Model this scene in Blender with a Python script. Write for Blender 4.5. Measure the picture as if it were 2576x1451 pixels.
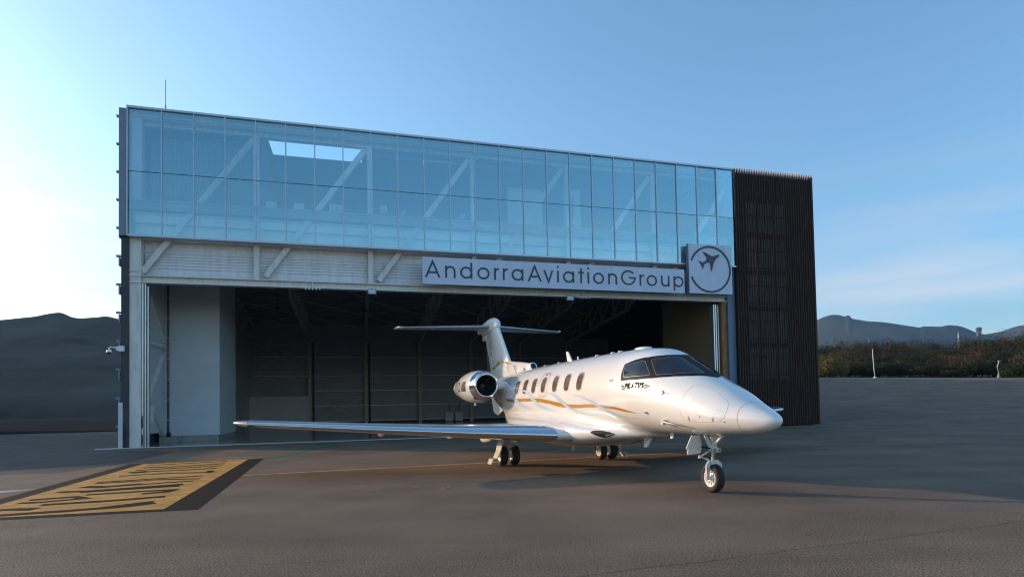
import bpy, bmesh, math, random
import numpy as np
from mathutils import Vector, Matrix, noise
for o in list(bpy.data.objects): bpy.data.objects.remove(o)
SC = bpy.context.scene
C = SC.collection
R = math.radians
# ---------------------------------------------------------------- camera
cam = bpy.data.cameras.new('camera'); co = bpy.data.objects.new('camera', cam); C.objects.link(co)
cam.sensor_fit = 'HORIZONTAL'; cam.sensor_width = 36; cam.lens = 1526.84/2576*36
cam.shift_x = (1288-1354.28)/2576; cam.shift_y = (967.93-725.5)/2576
cam.clip_start = .1; cam.clip_end = 12000
cp, sp = math.cos(.0318), math.sin(.0318); cr, sr = math.cos(-.0197), math.sin(-.0197)
zu = Vector((0,-sp,cp)); rt = Vector((1,0,0))*cr+zu*sr; up = Vector((1,0,0))*-sr+zu*cr; fw = Vector((0,cp,sp))
M = Matrix.Identity(4)
for i in range(3): M[i][0]=rt[i]; M[i][1]=up[i]; M[i][2]=-fw[i]
M.translation = Vector((0,0,1.68)); co.matrix_world = M
SC.camera = co
# ---------------------------------------------------------------- light
SUN_AZ, SUN_EL = R(160), R(11.5)      # towards the sun, counter-clockwise from +X
W = bpy.data.worlds.new('World'); SC.world = W; W.use_nodes = True
nt = W.node_tree; nt.nodes.clear(); N = nt.nodes.new; L = nt.links.new
out = N('ShaderNodeOutputWorld'); bg = N('ShaderNodeBackground'); bg.inputs[1].default_value = .125
sky = N('ShaderNodeTexSky'); sky.sky_type = 'NISHITA'; sky.sun_disc = False
sky.sun_elevation = SUN_EL; sky.sun_rotation = math.pi/2-SUN_AZ
sky.altitude = 700; sky.air_density = 1.0; sky.dust_density = 2.3; sky.ozone_density = 3.0
tn = N('ShaderNodeVectorMath'); tn.operation='MULTIPLY'; tn.inputs[1].default_value=(.89,1.0,.945); L(sky.outputs[0], tn.inputs[0])
tc = N('ShaderNodeTexCoord'); sep = N('ShaderNodeSeparateXYZ'); L(tc.outputs['Generated'], sep.inputs[0])
mp = N('ShaderNodeMapping'); mp.inputs['Scale'].default_value = (1.6,1.6,11); L(tc.outputs['Generated'], mp.inputs[0])
ns = N('ShaderNodeTexNoise'); ns.inputs['Scale'].default_value = 1.7; ns.inputs['Detail'].default_value = 6; ns.inputs['Roughness'].default_value = .5
ns.inputs['Distortion'].default_value = .4; L(mp.outputs[0], ns.inputs['Vector'])
cr1 = N('ShaderNodeMapRange'); cr1.inputs[1].default_value=.40; cr1.inputs[2].default_value=.66; L(ns.outputs[0], cr1.inputs[0])
msk = N('ShaderNodeMapRange'); msk.inputs[1].default_value=.34; msk.inputs[2].default_value=.06; msk.inputs[3].default_value=0; msk.inputs[4].default_value=.8; L(sep.outputs[2], msk.inputs[0])
mul = N('ShaderNodeMath'); mul.operation='MULTIPLY'; L(cr1.outputs[0], mul.inputs[0]); L(msk.outputs[0], mul.inputs[1])
mx = N('ShaderNodeMix'); mx.data_type='RGBA'; L(mul.outputs[0], mx.inputs[0]); L(tn.outputs[0], mx.inputs[6])
bw = N('ShaderNodeRGBToBW'); L(tn.outputs[0], bw.inputs[0])
cm = N('ShaderNodeVectorMath'); cm.operation='SCALE'; cm.inputs[0].default_value=(1.5,1.42,1.38); L(bw.outputs[0], cm.inputs['Scale'])
L(cm.outputs[0], mx.inputs[7]); L(mx.outputs[2], bg.inputs[0]); L(bg.outputs[0], out.inputs[0])
sun = bpy.data.lights.new('sun','SUN'); sun.energy = 2.45; sun.angle = R(.5); sun.color = (1,.66,.41)
so = bpy.data.objects.new('sun', sun); C.objects.link(so)
sd = Vector((math.cos(SUN_AZ)*math.cos(SUN_EL), math.sin(SUN_AZ)*math.cos(SUN_EL), math.sin(SUN_EL)))
so.rotation_euler = sd.to_track_quat('Z','Y').to_euler(); so.location=(-30,20,30)
SC.view_settings.view_transform='Standard'; SC.view_settings.look='None'; SC.view_settings.gamma=1; SC.view_settings.use_curve_mapping=False
SC.view_settings.exposure = 1.5
SC.render.engine='CYCLES'
try:
    SC.cycles.max_bounces=10; SC.cycles.transparent_max_bounces=16; SC.cycles.glossy_bounces=5; SC.cycles.transmission_bounces=6; SC.cycles.volume_bounces=0; SC.cycles.pixel_filter_type='BLACKMAN_HARRIS'; SC.cycles.filter_width=1.15
except Exception: pass
# ---------------------------------------------------------------- materials
def mat(name, col, rough=.6, metal=0, coat=0, noise_amt=0, noise_scale=4, col2=None, bump=0, bscale=20, spec=None, emit=None, stretch=None):
    m = bpy.data.materials.new(name); m.use_nodes=True; t=m.node_tree; b=t.nodes['Principled BSDF']
    b.inputs['Base Color'].default_value=(*col,1); b.inputs['Roughness'].default_value=rough; b.inputs['Metallic'].default_value=metal
    b.inputs['Coat Weight'].default_value=coat; b.inputs['Coat Roughness'].default_value=.04
    if spec is not None: b.inputs['Specular IOR Level'].default_value=spec
    if emit: b.inputs['Emission Color'].default_value=(*emit[:3],1); b.inputs['Emission Strength'].default_value=emit[3]
    c=t.nodes.new('ShaderNodeTexCoord'); v=c.outputs['Object']
    if stretch:
        mp=t.nodes.new('ShaderNodeMapping'); mp.inputs['Scale'].default_value=stretch; t.links.new(v,mp.inputs[0]); v=mp.outputs[0]
    if noise_amt or col2:
        n=t.nodes.new('ShaderNodeTexNoise'); n.inputs['Scale'].default_value=noise_scale; n.inputs['Detail'].default_value=8; n.inputs['Roughness'].default_value=.6
        t.links.new(v,n.inputs['Vector'])
        r=t.nodes.new('ShaderNodeMapRange'); r.inputs[1].default_value=.35; r.inputs[2].default_value=.65; t.links.new(n.outputs[0],r.inputs[0])
        x=t.nodes.new('ShaderNodeMix'); x.data_type='RGBA'; t.links.new(r.outputs[0],x.inputs[0])
        c2=col2 or tuple(q*(1-noise_amt) for q in col)
        x.inputs[6].default_value=(*col,1); x.inputs[7].default_value=(*c2,1); t.links.new(x.outputs[2],b.inputs['Base Color'])
    if bump:
        n2=t.nodes.new('ShaderNodeTexNoise'); n2.inputs['Scale'].default_value=bscale; n2.inputs['Detail'].default_value=4; t.links.new(v,n2.inputs['Vector'])
        bp=t.nodes.new('ShaderNodeBump'); bp.inputs['Strength'].default_value=bump; bp.inputs['Distance'].default_value=.02
        t.links.new(n2.outputs[0],bp.inputs['Height']); t.links.new(bp.outputs[0],b.inputs['Normal'])
    return m
def glassmat(name, tint, refl, rough=.0, gcol=(1,1,1)):
    m=bpy.data.materials.new(name); m.use_nodes=True; t=m.node_tree; t.nodes.clear(); A=t.nodes.new
    o=A('ShaderNodeOutputMaterial'); tr=A('ShaderNodeBsdfTransparent'); tr.inputs[0].default_value=(*tint,1)
    g=A('ShaderNodeBsdfGlossy'); g.inputs['Roughness'].default_value=rough; g.inputs['Color'].default_value=(*gcol,1)
    f=A('ShaderNodeFresnel'); f.inputs[0].default_value=1.5; s=A('ShaderNodeMath'); s.operation='ADD'; s.inputs[1].default_value=refl; s.use_clamp=True
    t.links.new(f.outputs[0],s.inputs[0]); x=A('ShaderNodeMixShader'); t.links.new(s.outputs[0],x.inputs[0]); t.links.new(tr.outputs[0],x.inputs[1]); t.links.new(g.outputs[0],x.inputs[2]); t.links.new(x.outputs[0],o.inputs[0])
    return m
MT={}
MT['paint']=mat('white_paint',(.80,.785,.76),.25,0,1,noise_amt=.03,noise_scale=1.5)
MT['gold']=mat('gold_paint',(.62,.30,.06),.3,.25,.6,noise_amt=.15,noise_scale=3)
MT['bluep']=mat('pale_blue_paint',(.48,.60,.70),.3,0,.6)
MT['ink']=mat('black_lettering',(.012,.012,.013),.7,0,0,spec=.15)
MT['seam']=mat('panel_seam',(.12,.12,.12),.6)
MT['chrome']=mat('polished_metal',(.78,.78,.80),.10,1,noise_amt=.05,noise_scale=6)
MT['boot']=mat('grey_leading_edge',(.36,.41,.47),.28,.5)
MT['alu']=mat('satin_aluminium',(.55,.56,.58),.35,.9)
MT['gear']=mat('gear_paint',(.68,.67,.64),.35,0,.3,noise_amt=.15,noise_scale=14)
MT['tyre']=mat('tyre_rubber',(.018,.018,.018),.75,bump=.2,bscale=60)
MT['dark']=mat('dark_recess',(.012,.012,.014),.6)
MT['fan']=mat('fan_metal',(.22,.22,.23),.35,.6)
MT['frame']=mat('black_window_frame',(.014,.010,.009),.55,0,0,spec=.2)
MT['cockpit']=mat('cockpit_glass',(.010,.012,.020),.03,0,0,col2=(.022,.026,.036),noise_scale=2.2,spec=.45)
MT['cabin']=mat('cabin_window_pane',(.20,.155,.115),.12,0,1,noise_amt=.5,noise_scale=5)
MT['winrim']=mat('window_rim',(.42,.39,.36),.35,.5)
MT['lamp']=mat('lamp_glass',(.55,.5,.42),.08,.7)
MT['red']=mat('red_mark',(.5,.03,.02),.4)
# hangar
MT['cream']=mat('cream_steel',(.74,.72,.67),.5,noise_amt=.2,noise_scale=2.5,stretch=(2,2,.4),bump=.05)
MT['clad']=mat('light_cladding',(.76,.77,.79),.5,noise_amt=.16,noise_scale=2,stretch=(2,2,.25))
MT['greyp']=mat('grey_panel',(.20,.23,.31),.45,noise_amt=.1,noise_scale=1.3)
MT['greyd']=mat('dark_grey_panel',(.035,.037,.045),.5,noise_amt=.2,noise_scale=1.5)
MT['bluegrey']=mat('blue_grey_panel',(.13,.18,.28),.45,noise_amt=.12,noise_scale=1.3)
MT['mull']=mat('mullion_aluminium',(.48,.54,.60),.4,.4)
MT['joint']=mat('glass_joint',(.02,.03,.05),.5)
MT['glass']=glassmat('curtain_glass',(.90,.99,.98),.34,0,(.62,.93,1.0))
MT['sign']=mat('sign_panel',(.60,.66,.80),.45,noise_amt=.12,noise_scale=1.6,stretch=(1,1,.4))
MT['letter']=mat('sign_lettering',(.028,.038,.06),.4)
MT['slat']=mat('brown_slat',(.088,.052,.043),.8,noise_amt=.35,spec=.15,noise_scale=3,stretch=(3,3,.3))
MT['slatlit']=mat('slat_sunlit_top',(.42,.22,.14),.6,noise_amt=.2,noise_scale=8)  # sunlight on the slat tops, put into a lighter warm colour
MT['black']=mat('black_backing',(.008,.008,.010),.7)
MT['wood']=mat('brown_timber',(.34,.15,.05),.6,noise_amt=.45,noise_scale=4,stretch=(4,4,.5))
MT['ply']=mat('chipboard_wall',(.30,.21,.10),.75,noise_amt=.45,noise_scale=6,stretch=(1,3,1.2),bump=.1,bscale=40)
MT['inwall']=mat('inner_wall_panel',(.56,.60,.62),.6,noise_amt=.1,noise_scale=.8)
MT['backwall']=mat('back_wall_panel',(.34,.35,.36),.6,noise_amt=.15,noise_scale=.6)
MT['roofd']=mat('roof_deck',(.26,.27,.29),.6,noise_amt=.2)
MT['col']=mat('inner_steel',(.55,.47,.39),.6,noise_amt=.15)
MT['floor']=mat('epoxy_floor',(.24,.26,.26),.16,0,.3,noise_amt=.2,noise_scale=.35)
MT['room']=mat('office_wall',(.07,.10,.20),.7,noise_amt=.1,noise_scale=.7)
MT['wht']=mat('white_panel',(.86,.87,.87),.5,noise_amt=.06)
MT['roomw']=mat('office_white',(.62,.62,.60),.6)
MT['slab']=mat('floor_slab_edge',(.30,.27,.28),.6,noise_amt=.1)
MT['curtain']=mat('grey_curtain',(.20,.25,.34),.8,noise_amt=.25,noise_scale=2,stretch=(6,6,.3))
MT['conc']=mat('concrete',(.33,.32,.29),.8,noise_amt=.25,noise_scale=3,bump=.2)
MT['pipe']=mat('purple_grey_pipe',(.10,.09,.12),.4)
MT['plas']=mat('white_plastic',(.75,.75,.76),.35)
MT['galv']=mat('galvanised_track',(.55,.60,.62),.3,.8,noise_amt=.15,noise_scale=3,stretch=(1,1,.3))
MT['orange']=mat('orange_chair_wood',(.45,.20,.05),.5)
MT['glow']=mat('lit_lamp',(.9,.7,.3),.5,emit=(1,.72,.25,.16))
# ---------------------------------------------------------------- helpers
class MB:
    def __init__(s): s.v=[]; s.f=[]; s.m=[]; s.sm=[]
    def add(s,vs,fs,m=0,smooth=False):
        b=len(s.v); s.v+= [tuple(map(float,q)) for q in vs]
        for f in fs: s.f.append([b+i for i in f]); s.m.append(m); s.sm.append(smooth)
        return s
    def box(s,x0,x1,y0,y1,z0,z1,m=0):
        v=[(x,y,z) for x in (x0,x1) for y in (y0,y1) for z in (z0,z1)]
        return s.add(v,[(0,1,3,2),(4,6,7,5),(0,4,5,1),(2,3,7,6),(0,2,6,4),(1,5,7,3)],m)
    def bar(s,a,b,w,d,m=0,upv=(0,0,1)):
        a=Vector(a);b=Vector(b);t=(b-a).normalized();u=Vector(upv)
        if abs(t.dot(u))>.98: u=Vector((0,1,0))
        p=t.cross(u).normalized();q=p.cross(t).normalized()
        v=[]
        for c in (a,b):
            for i,j in ((-1,-1),(1,-1),(1,1),(-1,1)): v.append(c+p*(w/2*i)+q*(d/2*j))
        return s.add(v,[(0,3,2,1),(4,5,6,7),(0,1,5,4),(1,2,6,5),(2,3,7,6),(3,0,4,7)],m)
    def tube(s,pts,rad,n=10,m=0,caps=True):
        pts=[Vector(p) for p in pts]; rs=rad if isinstance(rad,(list,tuple)) else [rad]*len(pts)
        b=[];prev=None
        for i,p in enumerate(pts):
            t=(pts[min(i+1,len(pts)-1)]-pts[max(i-1,0)]).normalized()
            if prev is None:
                u=Vector((0,0,1)) if abs(t.z)<.9 else Vector((0,1,0)); u=t.cross(u).normalized()
            else: u=(prev-t*prev.dot(t)).normalized()
            prev=u; w=t.cross(u)
            b.append([p+(u*math.cos(a)+w*math.sin(a))*rs[i] for a in [2*math.pi*k/n for k in range(n)]])
        vs=[q for r in b for q in r]; fs=[]
        for i in range(len(pts)-1):
            for k in range(n): fs.append((i*n+k,i*n+(k+1)%n,(i+1)*n+(k+1)%n,(i+1)*n+k))
        s.add(vs,fs,m,True)
        if caps: s.add(b[0],[tuple(range(n))[::-1]],m); s.add(b[-1],[tuple(range(n))],m)
        return s
    def loft(s,rings,m=0,cap=True,smooth=True,close=True):
        n=len(rings[0]); vs=[q for r in rings for q in r]; fs=[]
        for i in range(len(rings)-1):
            for k in range(n if close else n-1): fs.append((i*n+k,i*n+(k+1)%n,(i+1)*n+(k+1)%n,(i+1)*n+k))
        s.add(vs,fs,m,smooth)
        if cap: s.add(rings[0],[tuple(range(n))[::-1]],m); s.add(rings[-1],[tuple(range(n))],m)
        return s
    def lathe(s,prof,axis0,n=32,m=0,ax='x'):   # prof (a, r) along axis
        rings=[]
        for a,r in prof:
            ring=[]
            for k in range(n):
                t=2*math.pi*k/n; c,d=r*math.cos(t),r*math.sin(t)
                p={'x':(a,c,d),'y':(c,a,d),'z':(c,d,a)}[ax]
                ring.append((axis0[0]+p[0],axis0[1]+p[1],axis0[2]+p[2]))
            rings.append(ring)
        return s.loft(rings,m,cap=False)
    def build(s,name,mats,parent=None):
        me=bpy.data.meshes.new(name); me.from_pydata(s.v,[],s.f); 
        if not isinstance(mats,(list,tuple)): mats=[mats]
        for q in mats: me.materials.append(MT[q] if isinstance(q,str) else q)
        me.polygons.foreach_set('material_index',s.m); me.polygons.foreach_set('use_smooth',s.sm); me.update()
        bm=bmesh.new(); bm.from_mesh(me); bmesh.ops.remove_doubles(bm,verts=bm.verts,dist=1e-5); bmesh.ops.recalc_face_normals(bm,faces=bm.faces); bm.to_mesh(me); bm.free()
        o=bpy.data.objects.new(name,me); C.objects.link(o)
        if parent: o.parent=parent
        return o
def empty(name,label=None,cat=None,loc=(0,0,0),rz=0,group=None):
    o=bpy.data.objects.new(name,None); C.objects.link(o); o.location=loc; o.rotation_euler=(0,0,rz); o.empty_display_size=.3
    if label: o['label']=label; o['category']=cat
    if group: o['group']=group
    return o
def tag(o,label,cat,group=None):
    o['label']=label; o['category']=cat
    if group: o['group']=group
    return o
def kind(o,k): o['kind']=k; return o
def copytree(o,parent=None):
    c=o.copy(); C.objects.link(c); c.parent=parent
    for ch in list(o.children): copytree(ch,c)
    return c
# building frame: s along the facade, t inwards, z up
B0=Vector((-19.2376,28.4562,0)); BA=.2869
BD=Vector((math.cos(BA),math.sin(BA),0)); BN=Vector((-math.sin(BA),math.cos(BA),0))
def bw_(s,t,z=0): return B0+BD*s+BN*t+Vector((0,0,z))
def at_b(o): o.location=B0; o.rotation_euler=(0,0,BA); return o
def place_b(o,s,t,z): o.location=bw_(s,t,z); o.rotation_euler=(0,0,BA+o.rotation_euler[2]); return o
# strokes -------------------------------------------------------
def arc(cx,cy,rx,ry,a0,a1,n=14): return [(cx+rx*math.cos(R(a0+(a1-a0)*i/n)),cy+ry*math.sin(R(a0+(a1-a0)*i/n))) for i in range(n+1)]
def ribbon(path,w,closed=False):
    P=[Vector((*p,0)) for p in path]; n=len(P)
    if closed and (P[0]-P[-1]).length<1e-6: P=P[:-1]; n-=1
    Lf=[];Rt=[]
    for i in range(n):
        a=P[(i-1)%n] if (closed or i>0) else None; b=P[(i+1)%n] if (closed or i<n-1) else None
        d1=(P[i]-a).normalized() if a is not None else None; d2=(b-P[i]).normalized() if b is not None else None
        if d1 is None:d1=d2
        if d2 is None:d2=d1
        n1=Vector((-d1.y,d1.x,0));n2=Vector((-d2.y,d2.x,0));m=(n1+n2)
        m=m.normalized() if m.length>1e-6 else n1
        k=min(1/max(m.dot(n1),.35),2.6)
        Lf.append(P[i]+m*(w/2*k));Rt.append(P[i]-m*(w/2*k))
    q=[]
    for i in range(n if closed else n-1):
        j=(i+1)%n; q.append([Lf[i].xy,Rt[i].xy,Rt[j].xy,Lf[j].xy])
    return q
def glyph(ch,x0,x1,cap,xh,w):
    "centre-line strokes of a letter whose outside runs from x0 to x1"
    h=w/2; a,b=x0+h,x1-h; m=(a+b)/2; r=(b-a)/2; C_=cap-h
    if ch=='A': return [[(a,0),(m,cap-(h*.4 if w<cap*.15 else h*1.9)),(b,0)],[(a+r*.36,cap*.31),(b-r*.36,cap*.31)]]
    if ch=='n': return [[(a,0),(a,xh)],arc(m,xh-h-r,r,r,180,0)+[(b,0)]]
    if ch=='h': return [[(a,0),(a,cap)],arc(m,xh-h-r,r,r,180,0)+[(b,0)]]
    if ch=='u': return [[(b,0),(b,xh)],[(a,xh)]+arc(m,h+r,r,r,180,360)]
    if ch=='d': return [arc(m,xh/2,r,xh/2-h,0,360,28),[(b,0),(b,cap)]]
    if ch=='a': return [arc(m,xh/2,r,xh/2-h,0,360,28),[(b,0),(b,xh)]]
    if ch=='p': return [arc(m,xh/2,r,xh/2-h,0,360,28),[(a,-.25*cap),(a,xh)]]
    if ch=='o': return [arc(m,xh/2,r,xh/2-h,0,360,28)]
    if ch=='r': return [[(a,0),(a,xh)],arc(b+.02,xh-h-(b-a),b-a+.02,b-a,172,90,8)]
    if ch=='v': return [[(a,xh),(m,h*.3),(b,xh)]]
    if ch=='i': return [[(m,0),(m,xh)],[(m,cap-w*.55),(m,cap+w*.55)]]
    if ch=='t': return [[(m,0),(m,cap*.97)],[(x0,xh-h),(x1,xh-h)]]
    if ch=='G': return [arc(m,cap/2,r,cap/2-h,40,360,30)+[(m+r*.1,cap/2)]]
    if ch=='P': return [[(a,0),(a,cap)],[(a,C_),(m,C_)]+arc(m,C_*.72+h*.3,r,C_*.28-h*.3,90,-90,8)+[(a,C_*.44+h*.6)]]
    if ch=='I': return [[(m,0),(m,cap)]]
    if ch=='L': return [[(a,cap),(a,h),(x1,h)]]
    if ch=='T': return [[(m,0),(m,cap)],[(x0,C_),(x1,C_)]]
    if ch=='U': return [[(a,cap)]+arc(m,h+r,r,r,180,360)+[(b,cap)]]
    if ch=='S': return [arc(m,cap*.73,r,cap*.27-h,20,270,10)+arc(m,cap*.27,r,cap*.27-h,90,-160,10)[1:]]
    if ch=='X': return [[(a,0),(b,cap)],[(a,cap),(b,0)]]
    if ch=='-': return [[(a,cap/2),(b,cap/2)]]
    if ch=='N': return [[(a,0),(a,cap)],[(a,cap-h*.5),(b,h*.5)],[(b,0),(b,cap)]]
    if ch=='D': return [[(a,0),(a,cap)],[(a,C_),(m,C_)]+arc(m,cap/2,r,cap/2-h,90,-90,10)+[(a,h)]]
    if ch=='C': return [arc(m,cap/2,r,cap/2-h,50,310,16)]
    if ch=='2': return [arc(m,cap-h-r,r,r,170,-30,8)+[(a,h),(x1,h)]]
    if ch=='4': return [[(b-r*.5,0),(b-r*.5,cap),(a,cap*.3),(x1,cap*.3)]]
    return []
def text3d(items,cap,xh,w,depth,y0=0):
    "letters as raised strokes in the s-z plane, front face towards -t"
    mb=MB(); 
    for ch,x0,x1 in items:
        for k,path in enumerate(glyph(ch,x0,x1,cap,xh,w)):
            cl=len(path)>20 and abs(path[0][0]-path[-1][0])<1e-6 and abs(path[0][1]-path[-1][1])<1e-6
            d=depth+.003*k
            for q in ribbon(path,w,cl):
                v=[(p[0],y0-d,p[1]) for p in q]+[(p[0],y0,p[1]) for p in q]
                mb.add(v,[(0,1,2,3),(0,4,5,1),(1,5,6,2),(2,6,7,3),(3,7,4,0)])
    return mb
# ---------------------------------------------------------------- aircraft body as an implicit section
def pchip(xs,ys,x):
    xs=np.asarray(xs,float);ys=np.asarray(ys,float);h=np.diff(xs);d=np.diff(ys)/h
    m=np.zeros_like(ys)
    for i in range(1,len(xs)-1):
        if d[i-1]*d[i]>0:
            w1=2*h[i]+h[i-1];w2=h[i]+2*h[i-1];m[i]=(w1+w2)/(w1/d[i-1]+w2/d[i])
    m[0]=d[0];m[-1]=d[-1]
    x=np.clip(np.asarray(x,float),xs[0],xs[-1]);k=np.clip(np.searchsorted(xs,x,side='right')-1,0,len(xs)-2)
    t=(x-xs[k])/h[k]
    return ((2*t**3-3*t**2+1)*ys[k]+(t**3-2*t**2+t)*h[k]*m[k]+(-2*t**3+3*t**2)*ys[k+1]+(t**3-t**2)*h[k]*m[k+1])
# body stations: distance aft of nose tip, top, bottom, half width, height of widest point
FT=[(0,1.34,1.34,0,1.34),(.008,1.37,1.31,.035,1.34),(0.03,1.395,1.285,.072,1.34),(0.1,1.44,1.235,.142,1.345),(0.3,1.535,1.165,.262,1.36),(0.58,1.66,1.12,.387,1.38),(1,1.88,1.09,.546,1.41),(1.39,2.05,1.06,.638,1.47),(1.8,2.23,1.05,.705,1.55),(2.3,2.465,1.04,.785,1.66),(2.7,2.65,1.03,.843,1.75),(3.1,2.78,1.03,.886,1.82),(4.1,2.85,1.02,.93,1.9),(6,2.86,1.02,.93,1.92),(9.5,2.83,1.02,.93,1.92),(10.8,2.8,1.08,.88,1.93),(12,2.76,1.28,.76,2),(13,2.72,1.56,.6,2.1),(14,2.66,1.85,.43,2.22),(15,2.6,2.12,.24,2.34),(15.45,2.5,2.3,.1,2.4)]
# belly and wing fairing stations
PT=[(3.2,1.12,.98,.15,1.05),(3.7,1.16,.90,.45,1.03),(4.4,1.2,.80,.85,1.02),(5.2,1.28,.68,1.13,1.02),(6.0,1.38,.60,1.25,1.03),(7.5,1.45,.555,1.28,1.04),(9,1.48,.57,1.18,1.05),(10.2,1.5,.68,1.0,1.1),(11.2,1.5,.9,.75,1.2),(12.2,1.55,1.2,.45,1.38),(12.8,1.5,1.4,.2,1.45)]
def col(T,i,s): return pchip([r[0] for r in T],[r[i] for r in T],s)
def impl(s,y,z,pod=True):
    s=np.asarray(s,float)
    zt,zb,hw,zc=[col(FT,i,s) for i in (1,2,3,4)]
    hu=np.maximum(zt-zc,1e-4);hd=np.maximum(zc-zb,1e-4);hw=np.maximum(hw,1e-4)
    h=np.where(z>zc,hu,hd);n=2.15
    g=(np.abs(y/hw)**n+np.abs((z-zc)/h)**n)**(1/n)-1
    g=g*np.minimum(np.minimum(hw,h),1.)
    if not pod: return g
    zt,zb,hw,zc=[col(PT,i,s) for i in (1,2,3,4)]
    hu=np.maximum(zt-zc,1e-3);hd=np.maximum(zc-zb,1e-3);hw=np.maximum(hw,1e-3)
    h=np.where(z>zc,hu,hd);n=2.4
    g2=(np.abs(y/hw)**n+np.abs((z-zc)/h)**n)**(1/n)-1
    g2=g2*np.minimum(hw,h)
    g2=np.where((s<3.25)|(s>12.75),9,g2)
    k=.10;hh=np.clip(.5+.5*(g2-g)/k,0,1)
    return g2*(1-hh)+g*hh-k*hh*(1-hh)
ZC2=([2.8,3.3,4.4,5.2,6,11.2,12.2,12.8,13.3],[1.77,1.09,1.12,1.2,1.3,1.3,1.48,1.52,2.13])
ZC2[1][0]=float(col(FT,4,2.8)); ZC2[1][-1]=float(col(FT,4,13.3))
def cen(s,pod):
    s=np.asarray(s,float)
    return np.where((s>2.8)&(s<13.3),np.interp(s,*ZC2),col(FT,4,s)) if pod else col(FT,4,s)
def surf(s,th,pod=True):
    "s aft distance, th angle from starboard horizontal upward; returns x,y,z (y starboard negative)"
    s=np.asarray(s,float);th=np.asarray(th,float)
    zc=cen(s,pod);lo=np.zeros(np.broadcast(s,th).shape);hi=np.full_like(lo,3.)
    c=-np.cos(th);d=np.sin(th)
    for _ in range(30):
        m=(lo+hi)/2;g=impl(s,c*m,zc+d*m,pod);lo=np.where(g<0,m,lo);hi=np.where(g<0,hi,m)
    return -s+0*lo,c*lo,zc+d*lo
def surfmix(s,th):
    "point of the finished skin seen along a ray from the plain body axis"
    x,y,z=surf(s,th,False); s=np.asarray(s,float); zc=col(FT,4,s); r=np.hypot(y,z-zc); c=-np.cos(th); d=np.sin(th); lo=r*.985; hi=lo+.45; fd=np.zeros(r.shape,bool)
    for k in range(1,61):
        q=r*.985+.0075*k; g=impl(s,c*q,zc+d*q,True); new=(g>0)&~fd; lo=np.where(new,q-.0075,lo); hi=np.where(new,q,hi); fd|=new
    for _ in range(12):
        m=(lo+hi)/2; g=impl(s,c*m,zc+d*m,True); lo=np.where(g<0,m,lo); hi=np.where(g<0,hi,m)
    return -s+0*lo,c*lo,zc+d*lo
def fmap(pts,off,mirror=False,pod=True):
    a=np.array(pts,float); s,th=a[:,0],a[:,1]
    surf=(lambda p,q,w: globals()['surf'](p,q,True)) if pod is True else (lambda p,q,w: surfmix(p,q) if np.min(p)>3.0 else globals()['surf'](p,q,False))
    x,y,z=surf(s,th,pod)
    # outward normal from finite differences
    e=.004
    x1,y1,z1=surf(s+e,th,pod);x0,y0,z0=surf(np.maximum(s-e,0),th,pod);x3,y3,z3=surf(s,th+e,pod);x2,y2,z2=surf(s,th-e,pod)
    A=np.stack([x1-x0,y1-y0,z1-z0],-1);B=np.stack([x3-x2,y3-y2,z3-z2],-1);n=np.cross(A,B);n/=np.linalg.norm(n,axis=1,keepdims=True)+1e-9
    rad=np.stack([x*0,y,z-cen(s,pod)],-1); sg=np.sign((n*rad).sum(1));sg[sg==0]=1;n*=sg[:,None]
    P=np.stack([x,y,z],-1)+n*off
    if mirror: P[:,1]*=-1
    return P
def gridcut(polys,ds=.12,dt=.06):
    bm=bmesh.new()
    for q in polys:
        vs=[bm.verts.new((p[0],p[1],0)) for p in q]
        try: bm.faces.new(vs)
        except Exception: pass
    bmesh.ops.triangulate(bm,faces=bm.faces[:],ngon_method='BEAUTY')
    for ax,d in ((0,ds),(1,dt)):
        cs=[v.co[ax] for v in bm.verts]
        if not cs: continue
        k=math.ceil(min(cs)/d)
        while k*d<max(cs):
            co_=Vector((0,0,0));co_[ax]=k*d;no=Vector((0,0,0));no[ax]=1
            bmesh.ops.bisect_plane(bm,geom=bm.verts[:]+bm.edges[:]+bm.faces[:],plane_co=co_,plane_no=no,dist=1e-6); k+=1
    bm.verts.index_update()
    v=[(q.co.x,q.co.y) for q in bm.verts]; f=[[w.index for w in fa.verts] for fa in bm.faces]; bm.free()
    return v,f
def decal(name,polys,m,off,parent,mirror=False,pod=True,ds=.12,dt=.06,fn=None):
    mb=MB()
    for i,pl in enumerate(polys):
        pl=[q for k,q in enumerate(pl) if tuple(q)!=tuple(pl[k-1])]
        if len(pl)<3: continue
        v,f=gridcut([pl],ds,dt)
        if not v: continue
        P=(fn or fmap)(v,off+i*.0001 if len(polys)>3 else off+i*.0004,mirror) if fn else fmap(v,off+(i%4)*.0004,mirror,pod)
        mb.add(P,f,0,True)
    return mb.build(name,m,parent)
AX=math.atan2(-math.sin(1.1883),math.cos(1.1883))
plane=empty('business_jet','white twin-engine business jet with gold and blue wave stripes parked outside the hangar','airplane',(3.8119,9.5946,0),-1.1883)
PL=plane
mb=MB()
ss=np.concatenate([[0.0005,.004,.012,.025,.045,.07],np.arange(.1,.6,.04),np.arange(.6,4.2,.06),np.arange(4.2,12.9,.08),np.arange(12.9,15.46,.12)])
th=np.linspace(0,2*np.pi,145)[:-1]
S_,T_=np.meshgrid(ss,th,indexing='ij'); X,Y,Z=surf(S_,T_)
mb.loft([list(zip(X[i],Y[i],Z[i])) for i in range(len(ss))])
fus=mb.build('fuselage','paint',PL)
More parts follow.
